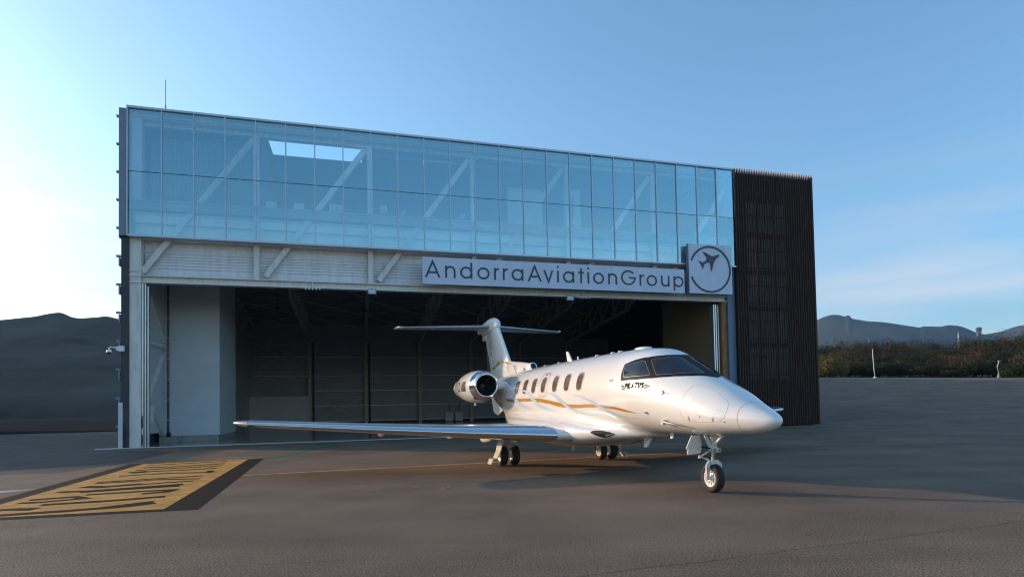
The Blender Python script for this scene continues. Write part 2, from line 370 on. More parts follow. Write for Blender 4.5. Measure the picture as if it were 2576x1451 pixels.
# livery
GOLD=[(10.865,-.075),(9.628,-.065),(8.552,-.068),(7.868,-.076),(7.247,-.143),(6.6,-.216),(6.005,-.279),(5.43,-.288),(4.948,-.27),(4.506,-.277),(4.099,-.3),(3.675,-.318),(3.311,-.357),(2.944,-.406),(3.388,-.408),(3.758,-.38),(4.13,-.362),(4.48,-.345),(5.062,-.354),(5.631,-.378),(6.217,-.37),(6.665,-.332),(7.207,-.254),(7.907,-.192),(8.577,-.158),(9.658,-.163),(10.455,-.177)]
WV=[[(10.901,.478),(10.141,.144),(9.583,-.12),(9.116,-.291),(8.321,-.441),(9.036,-.389),(9.497,-.289),(9.957,-.139),(10.336,.06)],
[(9.431,.22),(8.766,.167),(8.393,.019),(8.081,-.161),(7.695,-.32),(7.17,-.439),(6.592,-.484),(7.289,-.471),(7.851,-.399),(8.223,-.257),(8.55,-.056),(8.914,.123)],
[(7.492,.091),(6.879,.038),(6.409,-.131),(6.089,-.292),(5.69,-.454),(5.218,-.541),(4.624,-.557),(5.242,-.564),(5.743,-.51),(6.149,-.381),(6.512,-.2),(6.923,-.015)],
[(5.817,-.023),(5.217,-.059),(4.717,-.18),(4.286,-.319),(3.878,-.469),(3.489,-.545),(2.833,-.516),(3.516,-.577),(3.931,-.534),(4.338,-.4),(4.741,-.244),(5.225,-.105)]]
for mir in (False,True):
    decal('gold_stripe',[GOLD],'gold',.006,PL,mir,False)
    for i_,w_ in enumerate(WV): decal('blue_wave_stripe',[[w_[q],w_[q+1],w_[len(w_)-q-1],w_[(len(w_)-q)%len(w_)]] for q in range(len(w_)//2)],'bluep',.008,PL,mir,False)
FR=[(3.471,.291),(3.497,.381),(3.515,.544),(3.535,.690),(3.277,.83),(2.937,.974),(2.75,1.146),(2.628,1.325),(2.585,1.45),(2.58,1.571),(1.50,1.571),(1.55,1.42),(1.631,1.286),(1.78,1.027),(1.939,.873),(2.19,.699),(2.535,.523),(2.938,.384)]
WS=[(2.80,.915),(2.80,.962),(2.60,1.142),(2.49,1.40),(2.46,1.44),(2.40,1.45),(2.185,1.44),(1.80,1.42),(1.70,1.36),(1.736,1.27),(1.90,1.02),(2.097,.842),(2.42,.643),(2.468,.644),(2.613,.766)]
SW=[(3.395,.405),(3.444,.516),(3.472,.636),(3.445,.668),(3.215,.745),(2.961,.842),(2.919,.836),(2.742,.701),(2.612,.594),(2.618,.565),(2.903,.467),(3.288,.388),(3.37,.385)]
def shrink(p,k):
    c=np.mean(np.array(p),0); return [tuple(c+(np.array(q)-c)*k) for q in p]
for mir in (False,True):
    fr=decal('windscreen_frame',[FR],'frame',.006,PL,mir,False,.08,.05)
    for nm,P_ in (('windscreen',WS),('side_window',SW)):
        g=decal(nm,[P_],'cockpit',.011,PL,mir,False,.08,.05)
        decal('window_seal',ribbon(P_+[P_[0]],.007,True),'winrim',.0125,g,mir,False,.08,.05)
# cabin windows: rounded rectangles in (s, th)
def rrect(cx,cy,hx,hy,n=5,e=.62):
    o=[]
    for k in range(28):
        a=2*math.pi*k/28; c,s=math.cos(a),math.sin(a)
        o.append((cx+hx*math.copysign(abs(c)**e,c),cy+hy*math.copysign(abs(s)**e,s)))
    return o
for i in range(7):
    s0=[5.38,6.10,6.83,7.62,8.32,9.02,9.70][i]
    for mir in (False,True):
        w=decal('cabin_window',[rrect(s0,.30,.185,.25)],'winrim',.004,PL,mir,False)
        decal('window_pane',[rrect(s0,.30,.150,.215)],'cabin',.007,w,mir,False)
        if i==3 and not mir:
            q=rrect(s0,.315,.30,.355)
            e=decal('emergency_exit',ribbon(q+[q[0]],.04,True),'winrim',.003,PL,mir,False)
            decal('exit_handle',[[(s0-.06,.585),(s0+.06,.585),(s0+.06,.625),(s0-.06,.625)]],'red',.006,e,mir,False)
# seams, doors and small fittings
ring=[(.56,a) for a in np.linspace(0,2*math.pi,64)]
decal('radome_seam',ribbon(ring,.005),'seam',.0015,PL,False,False,.1,.1)
BG=[(1.611,-.244),(1.681,-.128),(1.705,-.008),(1.696,.138),(1.664,.332),(1.622,.528),(1.571,.743),(1.488,.863),(1.337,.92),(1.083,.862),(.866,.713),(.77,.587),(.739,.324),(.776,.005),(.856,-.129),(1.07,-.18),(1.297,-.22)]
bd=decal('baggage_door',ribbon(BG+[BG[0]],.004,True),'seam',.0015,PL,False,False,.1,.1)
for q in ([(1.55,.385),(1.434,.38),(1.436,.343),(1.55,.346)],[(.933,.273),(.83,.231),(.835,.188),(.936,.233)]): decal('door_latch',[q],'alu',.004,bd,False,False)
for q in ((1.243,-.056),(.777,-.15)): decal('static_port',[rrect(q[0],q[1],.012,.02,e=1)],'ink',.003,PL,False,False)
for q in ((1.514,-.196),(.988,-.092)):
    decal('vent_slot',[[(q[0]-.012,q[1]-.05),(q[0]+.012,q[1]-.05),(q[0]+.014,q[1]+.07),(q[0]-.01,q[1]+.07)]],'alu',.006,PL,False,False)
def on(s,t,off=0,pod=False): 
    P=fmap([(s,t)],off,False,pod)[0]; return Vector(P)
m=MB(); p=on(2.189,.286,.004); m.tube([p,p+Vector((0,-.012,0))],.045,16); m.bar(p+Vector((-.05,-.03,0)),p+Vector((.12,-.05,.0)),.02,.01); m.build('angle_of_attack_vane','alu',PL)
m=MB(); p=on(2.663,-.317,.0); m.tube([p,p+Vector((0,-.03,-.01))],[.03,.02],12); m.bar(p+Vector((-.05,-.03,0)),p+Vector((.05,-.03,-.01)),.012,.012); m.build('temperature_probe','lamp',PL)
m=MB(); p=on(2.2,-.459,.0); m.tube([p,p+Vector((0,-.10,-.02))],[.05,.045],12); m.tube([p+Vector((.02,-.09,0)),p+Vector((.48,-.10,-.05))],[.016,.010],8); m.build('pitot_probe','gear',PL)
for i,x in enumerate((-9.59,-8.55,-6.18,-5.37,-5.0,-4.0)):
    m=MB(); z=float(col(FT,1,-x)); k=.16 if i==5 else .065
    m.lathe([(z-.02,k),(z+.015,k),(z+.034,k*.8),(z+.042,0.001)],(x,0,0),20,ax='z'); 
    if i==5: m.v=[(x+(a-x)*1.7,b,c) for a,b,c in m.v]
    m.build('roof_antenna','paint',PL)
def fin_blade(name,pts,w,m='paint',y=0,parent=None):
    mb=MB(); n=len(pts); mb.add([(a,y-w/2*(1 if k<1 else 1),b) for k,(a,b) in enumerate(pts)]+[(a,y+w/2,b) for a,b in pts],[tuple(range(n)),tuple(range(n,2*n))[::-1]]+[(k,(k+1)%n,n+(k+1)%n,n+k) for k in range(n)])
    return mb.build(name,m,parent or PL)
fin_blade('blade_antenna',[(-7.62,2.80),(-7.92,3.13),(-8.03,3.14),(-7.95,2.80)],.035)
fin_blade('whip_antenna',[(-7.25,2.83),(-7.30,2.95),(-7.34,2.95),(-7.32,2.83)],.02)
fin_blade('belly_antenna',[(-3.60,1.06),(-3.92,.70),(-4.06,.70),(-3.95,1.06)],.035)
fin_blade('belly_antenna',[(-2.92,1.05),(-2.96,.93),(-3.03,.93),(-3.02,1.05)],.03)
fin_blade('belly_antenna',[(-4.45,.90),(-4.5,.79),(-4.56,.79),(-4.55,.90)],.03)
fin_blade('belly_antenna',[(-7.05,.60),(-7.07,.44),(-7.13,.44),(-7.15,.60)],.04,y=-.3)
fin_blade('spine_antenna',[(-11.05,2.72),(-11.35,2.98),(-11.42,2.98),(-11.42,2.72)],.03,y=-.42)
m=MB(); 
for k in range(13):
    a=.0; s=11.24+.022*k; p=on(s,.39-.022*k,.01,True); m.bar(p,p+Vector((-.008,-.04,0)),.025,.012)
m.build('static_wick_row','alu',PL)
# landing light in belly fairing
LG=[(4.70,-.125),(4.64,-.09),(4.52,-.07),(4.405,-.066),(4.24,-.091),(4.119,-.151),(4.25,-.21),(4.371,-.232),(4.539,-.19)]
for mir in (False,True):
    l=decal('landing_light',[shrink(LG,1.08)],'frame',.008,PL,mir,True,.05,.03)
    decal('light_lens',[[(4.34,-.150),(4.18,-.138),(4.135,-.154),(4.32,-.215)]],'lamp',.014,l,mir,True,.05,.03)
# maker's lettering, model lettering
def lett(name,items,cap,w,org,sx,sy,shear,parent,mir=False,m='ink',fn=None,off=.004,sl=0):
    polys=[]
    for ch,x0,x1 in items:
        for k,path in enumerate(glyph(ch,x0,x1,cap,cap*.7,w)):
            cl=len(path)>20 and abs(path[0][0]-path[-1][0])<1e-6 and abs(path[0][1]-path[-1][1])<1e-6
            for q in ribbon(path,w,cl):
                polys.append([(org[0]-(p[0]*sx+p[1]*shear) if not mir else org[0]+(p[0]*sx+p[1]*shear),org[1]+p[1]*sy+p[0]*sl) for p in q])
    return decal(name,polys,m,off,parent,False,False,.12,.06,fn)
it=[];x=0
for ch,w in (('P',.09),('I',.03),('L',.08),('A',.10),('T',.09),('U',.09),('S',.09)): it.append((ch,x,x+w)); x+=w+.010
o=lett('maker_lettering',it,.135,.035,(3.31,.118),.98,.98,.10,PL,sl=.2)
def bars(side):
    q=[]
    for k in range(3):
        y0=.205-.040*k; 
        if side=='l': q.append([(3.457-.03*k,y0),(3.327-.012*0,y0+.004),(3.325,y0-.026),(3.445-.03*k-.008,y0-.028)])
        else: q.append([(2.675,.335-.038*k),(2.52+.045*k,.345-.038*k),(2.545+.045*k,.319-.038*k),(2.675,.309-.038*k)])
    return q
decal('maker_emblem',bars('l')+bars('r'),'ink',.004,PL,False,False)
lett('model_lettering',[('P',0,.028),('C',.034,.062),('-',.066,.08),('2',.084,.112),('4',.116,.146)],.05,.008,(3.92,.25),1,1.0,.15,PL,sl=.1)
# wings -------------------------------------------------------------
def foil(le,c,t,y,z0,n=14,camber=.015,vertical=False):
    up_=[];lo_=[]
    for k in range(n+1):
        x=.5*(1-math.cos(math.pi*k/n)); th_=5*t*(.2969*math.sqrt(x)-.126*x-.3516*x*x+.2843*x**3-.1036*x**4); cb=camber*4*x*(1-x)
        up_.append((x,cb+th_));lo_.append((x,cb-th_))
    pts=up_[::-1]+lo_[1:]
    if vertical: return [(-(le+a*c),b*c,z0) for a,b in pts]
    return [(-(le+a*c),y,z0+b*c) for a,b in pts]
def lefoil(le,c,t,y,z0,frac,vertical=False,off=.004,camber=.015):
    pts=[]
    for sgn,rng in ((1,range(10,-1,-1)),(-1,range(1,11))):
        for k in rng:
            x=frac*(k/10)**2; th_=5*t*(.2969*math.sqrt(x)-.126*x-.3516*x*x+.2843*x**3-.1036*x**4); cb=camber*4*x*(1-x)
            pts.append((x-off/c*(1-k/10),cb+sgn*(th_+off/c)))
    if vertical: return [(-(le+a*c),b*c,z0) for a,b in pts]
    return [(-(le+a*c),y,z0+b*c) for a,b in pts]
WSEC=[(.8,5.15,4.2,.92,.115),(1.42,5.55,3.8,.94,.115),(3.3,6.85,2.5,1.02,.13),(5.4,7.55,1.95,1.15,.125),(8.15,8.42,1.36,1.34,.115)]
WTIP=[(8.35,8.62,1.1,1.355,.10),(8.5,8.95,.62,1.37,.08)]
for sg in (-1,1):
    m=MB(); m.loft([foil(b,c,t,sg*a,z) for a,b,c,z,t in WSEC+WTIP]); w=m.build('wing','paint',PL)
    m=MB(); m.loft([lefoil(b,c,t,sg*a,z,.13) for a,b,c,z,t in WSEC[1:]],cap=False,close=False); m.build('leading_edge','chrome',w)
    m=MB(); r=[]
    for a,b,c,z,t in ((8.16,8.43,1.34,1.342,.12),(8.36,8.62,1.1,1.357,.105),(8.49,8.92,.62,1.37,.09)): r.append(lefoil(b,c,t,sg*a,z,.30,off=.006))
    m.loft(r,cap=False,close=False); m.build('tip_light','lamp',w)
    for y,s0,z in ((2.15,8.35,.76),(3.15,8.35,.90),(5.0,8.3,1.03)):
        m=MB(); rr=[]
        for k in range(13):
            u=k/12; q=math.sin(math.pi*min(u*1.25,1)*.5)**.7*(1 if u<.7 else max(.05,1-((u-.7)/.3)**2)); wy=.085*q+.002; hz=.13*q+.002
            rr.append([(-(s0+u*1.1),sg*y+wy*math.cos(a),z+hz*(math.sin(a))*(1)) for a in [2*math.pi*j/14 for j in range(14)]])
        m.loft(rr); m.build('flap_fairing','paint',w)
    for a in (3.0,7.9):
        m=MB(); m.tube([(-9.8,sg*a,1.14+.03*a),(-10.0,sg*a,1.14+.03*a)],.008,6); m.build('static_wick','ink',w)
# fairing lip where the wing meets the body
# tail ----------------------------------------------------------------
FSEC=[(2.35,11.9,3.2,.10),(3.1,12.72,2.5,.105),(3.4,12.98,2.36,.105),(4.1,13.62,2.05,.105),(4.62,14.1,1.82,.115),(4.8,14.28,1.7,.11)]
m=MB(); m.loft([foil(b,c,t,0,z,camber=0,vertical=True) for z,b,c,t in FSEC]); fin=m.build('tail_fin','paint',PL)
def finw(s,z):
    k=np.interp(z,[q[0] for q in FSEC],range(len(FSEC)))
    i=int(min(k,len(FSEC)-2));f=k-i;b=FSEC[i][1]*(1-f)+FSEC[i+1][1]*f;c=FSEC[i][2]*(1-f)+FSEC[i+1][2]*f;t=FSEC[i][3]
    x=min(max((s-b)/c,0.0001),1);return 5*t*c*(.2969*math.sqrt(x)-.126*x-.3516*x*x+.2843*x**3-.1036*x**4)
def finmap(pts,off,mir=False):
    o=[]
    for s,z in pts:
        y=max(finw(s,z),spine_w(s,z))+off; o.append((-s,-y if not mir else y,z))
    return o
m=MB(); rr=[]
for s,zt,zb,hw in ((10.62,2.86,2.70,.10),(10.72,3.0,2.7,.125),(10.9,3.03,2.68,.13),(11.5,3.10,2.6,.135),(12.2,3.17,2.55,.14),(12.9,3.24,2.5,.12),(13.4,3.28,2.5,.03)):
    rr.append([(-s,hw*math.copysign(abs(math.cos(a))**.6,math.cos(a)),(zt+zb)/2+(zt-zb)/2*math.copysign(abs(math.sin(a))**.7,math.sin(a))) for a in [2*math.pi*j/24 for j in range(24)]])
m.loft(rr); sp_=m.build('dorsal_spine','paint',PL)
def spine_w(s,z):
    if s<10.7 or s>13.3 or z>3.0+.09*(s-10.9): return 0
    return float(np.interp(s,[10.7,11.5,12.2,12.9,13.3],[.125,.135,.14,.12,.05]))
m=MB(); m.lathe([(0,.085),(-.02,.075),(-.02,.0005)],(0,0,0),20,m=0)
m.v=[(-10.60-.55*(c),b*1.05,2.90+c*1.15) for a,b,c in m.v]; m.build('air_intake','dark',sp_)
m=MB(); m.lathe([(0.0,.085),(.035,.095),(.03,.11),(-.06,.115)],(0,0,0),20)
m.v=[(-10.60+a-.55*(c),b*1.05,2.90+c*1.15) for a,b,c in m.v]; m.build('intake_lip','paint',sp_)
m=MB(); rr=[]
for s,zt,zb,hw in ((14.02,4.72,4.68,.01),(14.08,4.82,4.56,.08),(14.25,4.93,4.45,.125),(14.5,5.0,4.42,.145),(14.9,5.05,4.42,.15),(15.3,5.03,4.45,.15),(15.8,4.97,4.5,.14),(16.4,4.88,4.56,.10),(16.8,4.80,4.62,.05),(16.9,4.74,4.68,.01)):
    rr.append([(-s,hw*math.cos(a),(zt+zb)/2+(zt-zb)/2*math.copysign(abs(math.sin(a))**.8,math.sin(a))) for a in [2*math.pi*j/24 for j in range(24)]])
m.loft(rr); m.build('tail_bullet','paint',PL)
fin_blade('rudder_fairing',[(-15.55,4.55),(-15.65,4.25),(-15.98,4.25),(-16.1,4.55)],.10)
fin_blade('ventral_strake',[(-12.7,1.62),(-13.6,1.30),(-14.1,1.42),(-14.4,2.1),(-13.6,2.1)],.05,y=-.22)
fin_blade('ventral_strake',[(-12.7,1.62),(-13.6,1.30),(-14.1,1.42),(-14.4,2.1),(-13.6,2.1)],.05,y=.22)
m=MB(); m.bar((-15.36,0,2.7),(-15.72,0,4.3),.012,.03,upv=(1,0,0)); m.build('rudder_hinge','seam',PL)
TSEC=[(.1,14.72,1.62,4.70,.11),(3.25,16.02,.82,4.735,.10)]
for sg in (-1,1):
    m=MB(); m.loft([foil(b,c,t,sg*a,z,camber=0) for a,b,c,z,t in TSEC]+[foil(16.22,.62,.09,sg*3.47,4.745,camber=0)]); w=m.build('tailplane','paint',PL)
    m=MB(); m.loft([lefoil(b,c,t,sg*a,z,.12,camber=0) for a,b,c,z,t in ((.17,14.755,1.6,4.70,.11),(3.22,16.01,.825,4.735,.10))],cap=False,close=False); m.build('leading_edge','boot',w)
    m=MB(); rr=[]
    for k in range(9):
        u=k/8;q=math.sin(math.pi*max(u,.03)**.7)*.8+.02; rr.append([(-(15.93+u*.95),sg*(3.36+.10*u)+.05*q*math.cos(a),4.75+.055*q*math.sin(a)) for a in [2*math.pi*j/12 for j in range(12)]])
    m.loft(rr); m.build('tip_fairing','paint',w)
# fin livery
decal('fin_gold_stripe',[[(14.89,3.135),(14.70,3.11),(14.46,3.12),(14.24,3.18),(14.14,3.11),(14.30,3.04),(14.52,3.02),(14.70,3.03),(14.92,3.06)],[(14.17,3.20),(13.9,3.25),(13.60,3.28),(13.52,3.19),(13.8,3.16),(14.05,3.10)],[(13.50,3.28),(13.1,3.24),(12.7,3.17),(12.22,3.07),(12.7,3.12),(13.1,3.16),(13.42,3.19)]],'gold',.004,PL,fn=finmap)
decal('fin_blue_stripe',[[(13.68,3.27),(13.35,3.18),(13.0,3.08),(12.5,3.0),(13.0,3.02),(13.35,3.09),(13.60,3.18)],[(14.33,3.16),(14.05,3.06),(13.7,2.96),(13.2,2.88),(13.7,2.91),(14.0,2.98),(14.25,3.08)]],'bluep',.006,PL,fn=finmap)
decal('tail_emblem',[[(14.97,3.88),(14.90,4.02),(14.84,4.14),(14.78,4.22),(14.80,4.10),(14.78,3.98),(14.68,3.86)]],'gold',.004,PL,fn=finmap)
decal('tail_emblem_flower',[[(14.76,4.24),(14.70,4.20),(14.62,4.16),(14.66,4.12),(14.56,4.10),(14.68,4.06),(14.74,4.08),(14.76,4.16)]],'gold',.0046,PL,fn=finmap)
sq=[]
rnd=random.Random(4)
for k in range(9):   # small handwriting-like marks running down the fin
    z=3.82-.065*k; c=14.86-.028*k; a=.055 if k<4 else .03
    sq+=ribbon([(c+a,z),(c,z-.02),(c+a*.6,z-.04),(c-a*.5,z-.055)],.012)
sq+=ribbon([(14.58,3.30),(14.50,3.27),(14.47,3.20),(14.52,3.13),(14.58,3.12)],.012)
decal('tail_lettering',sq,'ink',.004,PL,fn=finmap)
for k in range(3): decal('spine_vent',[[(12.08-.09*k,3.03),(12.05-.09*k,3.03),(11.98-.09*k,2.88),(12.01-.09*k,2.88)]],'winrim',.004,PL,fn=finmap)
m=MB(); m.tube([(-14.30,-.11,3.63),(-14.30,-.22,3.63)],[.03,.02],8); m.tube([(-14.42,-.20,3.61),(-14.22,-.20,3.65)],[.03,.012],8); m.build('fin_light','chrome',PL)
# engines -------------------------------------------------------------
NAC=[(-10.66,.372),(-10.80,.428),(-11.0,.475),(-11.3,.515),(-11.7,.535),(-12.1,.52),(-12.6,.465),(-13.1,.385),(-13.35,.345)]
LIP=[(-10.98,.475),(-10.80,.431),(-10.70,.398),(-10.655,.372),(-10.64,.350),(-10.655,.328),(-10.70,.312),(-10.80,.302)]
for sg in (-1,1):
    c=(0,sg*1.56,2.285)
    def droop(mb):
        mb.v=[(x,y,z+.02*max(0,min(1,(x+11.6)/1.0))) for x,y,z in mb.v]; return mb
    pf=[(float(q),float(pchip([-a for a,_ in NAC],[b for _,b in NAC],-q))) for q in np.linspace(-10.97,-13.35,26)]
    m=MB(); m.lathe(pf,c,48); e=droop(m).build('engine_nacelle','paint',PL)
    pf=[LIP[0]]+[(a,b) for a,b in LIP[1:]]
    # smooth the lip
    lp=[]
    for k in range(29):
        u=k/28*(len(pf)-1);i=min(int(u),len(pf)-2);f=u-i
        p0=pf[max(i-1,0)];p1=pf[i];p2=pf[i+1];p3=pf[min(i+2,len(pf)-1)]
        lp.append(tuple(.5*((2*p1[j])+(-p0[j]+p2[j])*f+(2*p0[j]-5*p1[j]+4*p2[j]-p3[j])*f*f+(-p0[j]+3*p1[j]-3*p2[j]+p3[j])*f**3) for j in (0,1)))
    m=MB(); m.lathe(lp,c,48); droop(m).build('inlet_lip','chrome',e)
    m=MB(); m.lathe([(-10.80,.302),(-11.0,.300),(-11.25,.302),(-11.27,.0005)],c,40); droop(m).build('inlet_duct','dark',e)
    m=MB()
    for k in range(18):
        a0=2*math.pi*k/18; vs=[]
        for j in range(6):
            r=.07+.225*j/5; tw=.5+.5*j/5; da=.16*math.sin(j/5*2.2)
            for u in (-1,1):
                aa=a0+da+u*.085*(.07+.3*j/5)/r*.35*2; vs.append((c[0]-11.12+u*.05*tw,c[1]+r*math.cos(aa),c[2]+.015+r*math.sin(aa)))
        m.add(vs,[(2*j,2*j+1,2*j+3,2*j+2) for j in range(5)],0,True)
    m.build('fan','fan',e)
    m=MB(); m.lathe([(-10.98,.0005),(-11.0,.03),(-11.05,.06),(-11.12,.085)],(0,c[1],c[2]+.015),24); m.build('spinner','fan',e)
    m=MB(); m.lathe([(-13.35,.345),(-13.5,.33),(-13.75,.28),(-13.74,.26),(-13.4,.26),(-13.38,.0005)],c,32); m.build('exhaust_nozzle','alu',e)
    def nacmap(pts,off,mir=False,c=c,sg=sg):
        o=[]
        for s,a in pts:
            r=float(pchip([-q for q,_ in NAC],[b for _,b in NAC],s))+off
            o.append((-s,c[1]+sg*r*math.cos(a),c[2]+r*math.sin(a)))
        return o
    it=[];x=0
    for ch,w in (('L',.12),('X',.16),('-',.10),('A',.16),('N',.14),('D',.14)): it.append((ch,x,x+w)); x+=w+.035
    if sg<0: lett('registration_lettering',it,.60,.050,(12.27,-.28),1.0,1.0,.0,e,fn=nacmap)
    else: lett('registration_lettering',it,.56,.036,(11.4,-.28),1.0,1.0,.0,e,mir=True,fn=nacmap)
    decal('cowl_seam',ribbon([(11.42,a) for a in np.linspace(-2.2,2.2,40)],.007),'seam',.0012,e,fn=nacmap)
    decal('cowl_vent',[rrect(10.98+.03,-.93,.06,.09)],'frame',.004,e,fn=nacmap)
    m=MB(); m.bar((-11.9,c[1]+sg*.02,1.76),(-11.9,c[1]+sg*.02,1.68),.05,.06); m.build('drain_mast','paint',e)
    m=MB(); rr=[]
    for y,zz in ((.55,2.33),(1.2,2.30)):
        rr.append([(-(11.05+u*1.9),sg*y,zz+v) for u,v in ((0,0),(.015,.06),(.05,.10),(.2,.135),(.6,.12),(1,.02),(1,-.02),(.6,-.12),(.2,-.135),(.05,-.10),(.015,-.06))])
    m.loft(rr); m.build('engine_pylon','paint',PL)
# gear ----------------------------------------------------------------
def wheel(parent,x,y,r,w,hub=1):
    m=MB(); h=w/2
    m.lathe([(-h*.75,r*.60),(-h*.95,r*.68),(-h,r*.80),(-h*.88,r*.92),(-h*.55,r*.985),(-h*.3,r*.985),(-h*.27,r*.975),(-h*.22,r*.975),(-h*.18,r),(h*.18,r),(h*.22,r*.975),(h*.27,r*.975),(h*.3,r*.985),(h*.55,r*.985),(h*.88,r*.92),(h,r*.80),(h*.95,r*.68),(h*.75,r*.60)],(x,y,r),40,ax='y'); m.build('tyre','tyre',parent)
    m=MB(); m.lathe([(-h*.80,r*.62),(-h*.86,r*.56),(-h*.55,r*.50),(-h*.40,r*.28),(-h*.62,r*.24),(-h*.70,r*.12),(-h*.70,.0005)],(x,y,r),28,ax='y'); m.lathe([(h*.80,r*.62),(h*.86,r*.56),(h*.55,r*.50),(h*.40,r*.28),(h*.62,r*.24),(h*.70,r*.12),(h*.70,.0005)],(x,y,r),28,ax='y')
    m.build('rim','chrome' if hub else 'gear',parent)
    m=MB()
    for k in range(9):
        a=2*math.pi*k/9
        for u in (-1,1): m.tube([(x+r*.40*math.cos(a),y+u*h*.46,r+r*.40*math.sin(a)),(x+r*.40*math.cos(a),y+u*h*.52,r+r*.40*math.sin(a))],r*.07,8)
    m.build('rim_hole','dark',parent)
for sg in (-1,1):
    g=MB(); yc=sg*1.55; gx=-8.72
    g.tube([(gx,yc,.98),(gx,yc,.52)],.065,14); g.tube([(gx,yc,.52),(gx,yc,.30)],.045,12)
    g.bar((gx+.10,yc,.40),(gx+.10,yc,.22),.14,.10); g.box(gx-.02,gx+.12,yc-.07,yc+.07,.20,.38)
    g.tube([(gx,yc-.18,.285),(gx,yc+.18,.285)],.05,12)
    g=g.build('main_gear','gear',PL)
    m=MB(); m.tube([(gx,yc,.56),(gx,sg*.78,.80)],.035,10); m.tube([(gx,yc-sg*.10,.60),(gx,sg*1.05,.66)],.05,10); m.bar((gx+.06,yc-sg*.05,.50),(gx+.06,sg*.95,.72),.05,.04); m.tube([(gx+.02,yc-.1,.5),(gx+.02,yc+.1,.5)],.07,12); m.build('side_brace','gear',g)
    m=MB(); m.tube([(gx+.05,yc+.05,.52),(gx+.13,yc+.09,.42),(gx+.08,yc+.09,.30)],.012,6); m.tube([(gx+.05,yc-.05,.55),(gx+.12,yc-.09,.45),(gx+.06,yc-.09,.30)],.012,6); m.build('brake_hose','ink',g)
    m=MB(); m.bar((gx-.13,yc,.46),(gx-.13,yc,.30),.06,.03); m.tube([(gx,yc,.50),(gx-.16,yc,.42),(gx-.04,yc,.30)],.022,8); m.build('torque_link','gear',g)
    wheel(g,gx,yc-sg*-.175,.27,.20,0); wheel(g,gx,yc-sg*.175,.27,.20,0)
    m=MB(); y1,y2,y3=sg*1.78,sg*1.93,sg*2.12
    P_=[[(gx+.28,sg*1.72,.86),(gx-.22,sg*1.72,.86)],[(gx+.24,sg*1.84,.40),(gx-.16,sg*1.84,.40)],[(gx+.22,sg*1.93,.22),(gx-.14,sg*1.93,.22)],[(gx+.26,sg*2.05,.20),(gx-.12,sg*2.05,.20)],[(gx+.24,sg*2.12,.06),(gx-.08,sg*2.12,.06)]]
    vs=[q for r in P_ for q in r]; vs+= [(a,b+sg*.025,c_) for a,b,c_ in vs]; n=10
    fs=[]
    for k in range(4):
        a=2*k; fs+=[(a,a+1,a+3,a+2),(n+a,n+a+2,n+a+3,n+a+1),(a,a+2,n+a+2,n+a),(a+1,n+a+1,n+a+3,a+3)]
    fs+=[(0,n,n+1,1),(8,9,n+9,n+8)]
    m.add(vs,fs); m.build('gear_door','paint',g)
nx=-1.72;ny=.02
g=MB(); g.tube([(nx,ny,1.12),(nx,ny,.78)],.055,14); g.tube([(nx,ny,.78),(nx,ny,.58)],.034,12); g.tube([(nx,ny,.86),(nx,ny,.76)],.072,14)
g.bar((nx-.02,ny-.17,1.10),(nx,ny-.06,.84),.045,.05); g.bar((nx+.02,ny+.10,1.10),(nx,ny+.05,.84),.045,.05); g.bar((nx+.30,ny,1.06),(nx+.02,ny,.86),.05,.04)
g.box(nx+.03,nx+.11,ny-.07,ny+.09,.74,.82)
g.bar((nx,ny-.075,.555),(nx,ny+.075,.555),.10,.075,upv=(0,0,1))
for u in (-1,1):
    g.bar((nx,ny+u*.06,.565),(nx+.01,ny+u*.135,.50),.085,.04,upv=(1,0,0)); g.bar((nx+.01,ny+u*.135,.515),(nx+.0,ny+u*.125,.40),.085,.035,upv=(1,0,0)); g.bar((nx,ny+u*.125,.42),(nx-.03,ny+u*.12,.255),.07,.03,upv=(1,0,0))
g.tube([(nx-.03,ny-.14,.27),(nx-.03,ny+.14,.27)],.035,12)
g=g.build('nose_gear','gear',PL)
m=MB(); m.tube([(nx-.02,ny-.07,.76),(nx-.05,ny-.25,.665),(nx-.02,ny-.09,.60)],.024,8); m.tube([(nx-.05,ny-.28,.665),(nx-.05,ny-.22,.665)],.03,8); m.build('torque_link','gear',g)
m=MB(); m.tube([(nx,ny,.80),(nx+.05,ny-.30,.855)],.014,8); m.tube([(nx+.08,ny-.04,.80),(nx+.09,ny-.05,.62)],.009,6); m.build('brake_hose','ink',g)
m=MB(); m.tube([(nx+.06,ny-.05,.78),(nx+.12,ny-.05,.78)],.04,12); m.tube([(nx+.06,ny+.06,.78),(nx+.12,ny+.06,.78)],.04,12); m.build('taxi_light','lamp',g)
wheel(g,nx-.03,ny,.27,.175,0)
for nm,P_ in (('gear_door',[(ny-.34,1.05),(ny-.47,.82),(ny-.46,.80),(ny-.42,.80),(ny-.45,.74),(ny-.43,.70),(ny-.16,.72),(ny-.12,.84),(ny-.16,1.05)]),('gear_door',[(ny+.14,1.05),(ny+.12,.93),(ny+.16,.90),(ny+.34,1.02),(ny+.34,1.05)])):
    m=MB(); n=len(P_); x0=nx-.16 if P_[0][0]<0 else nx-.2
    m.add([(x0,a,b) for a,b in P_]+[(x0-.02,a,b) for a,b in P_],[tuple(range(n)),tuple(range(n,2*n))[::-1]]+[(k,(k+1)%n,n+(k+1)%n,n+k) for k in range(n)]); m.build(nm,'paint',g)
# ---------------------------------------------------------------- hangar
HG=at_b(empty('hangar','tall aircraft hangar with a blue glazed upper storey, wide open doorway and brown slatted end','hangar'))
NP=24; PW=1.3853; NZ0,NZ1,NZ2=10.09,13.13,16.15
def part(mb,name,m,parent=None): return mb.build(name,m,parent or HG)
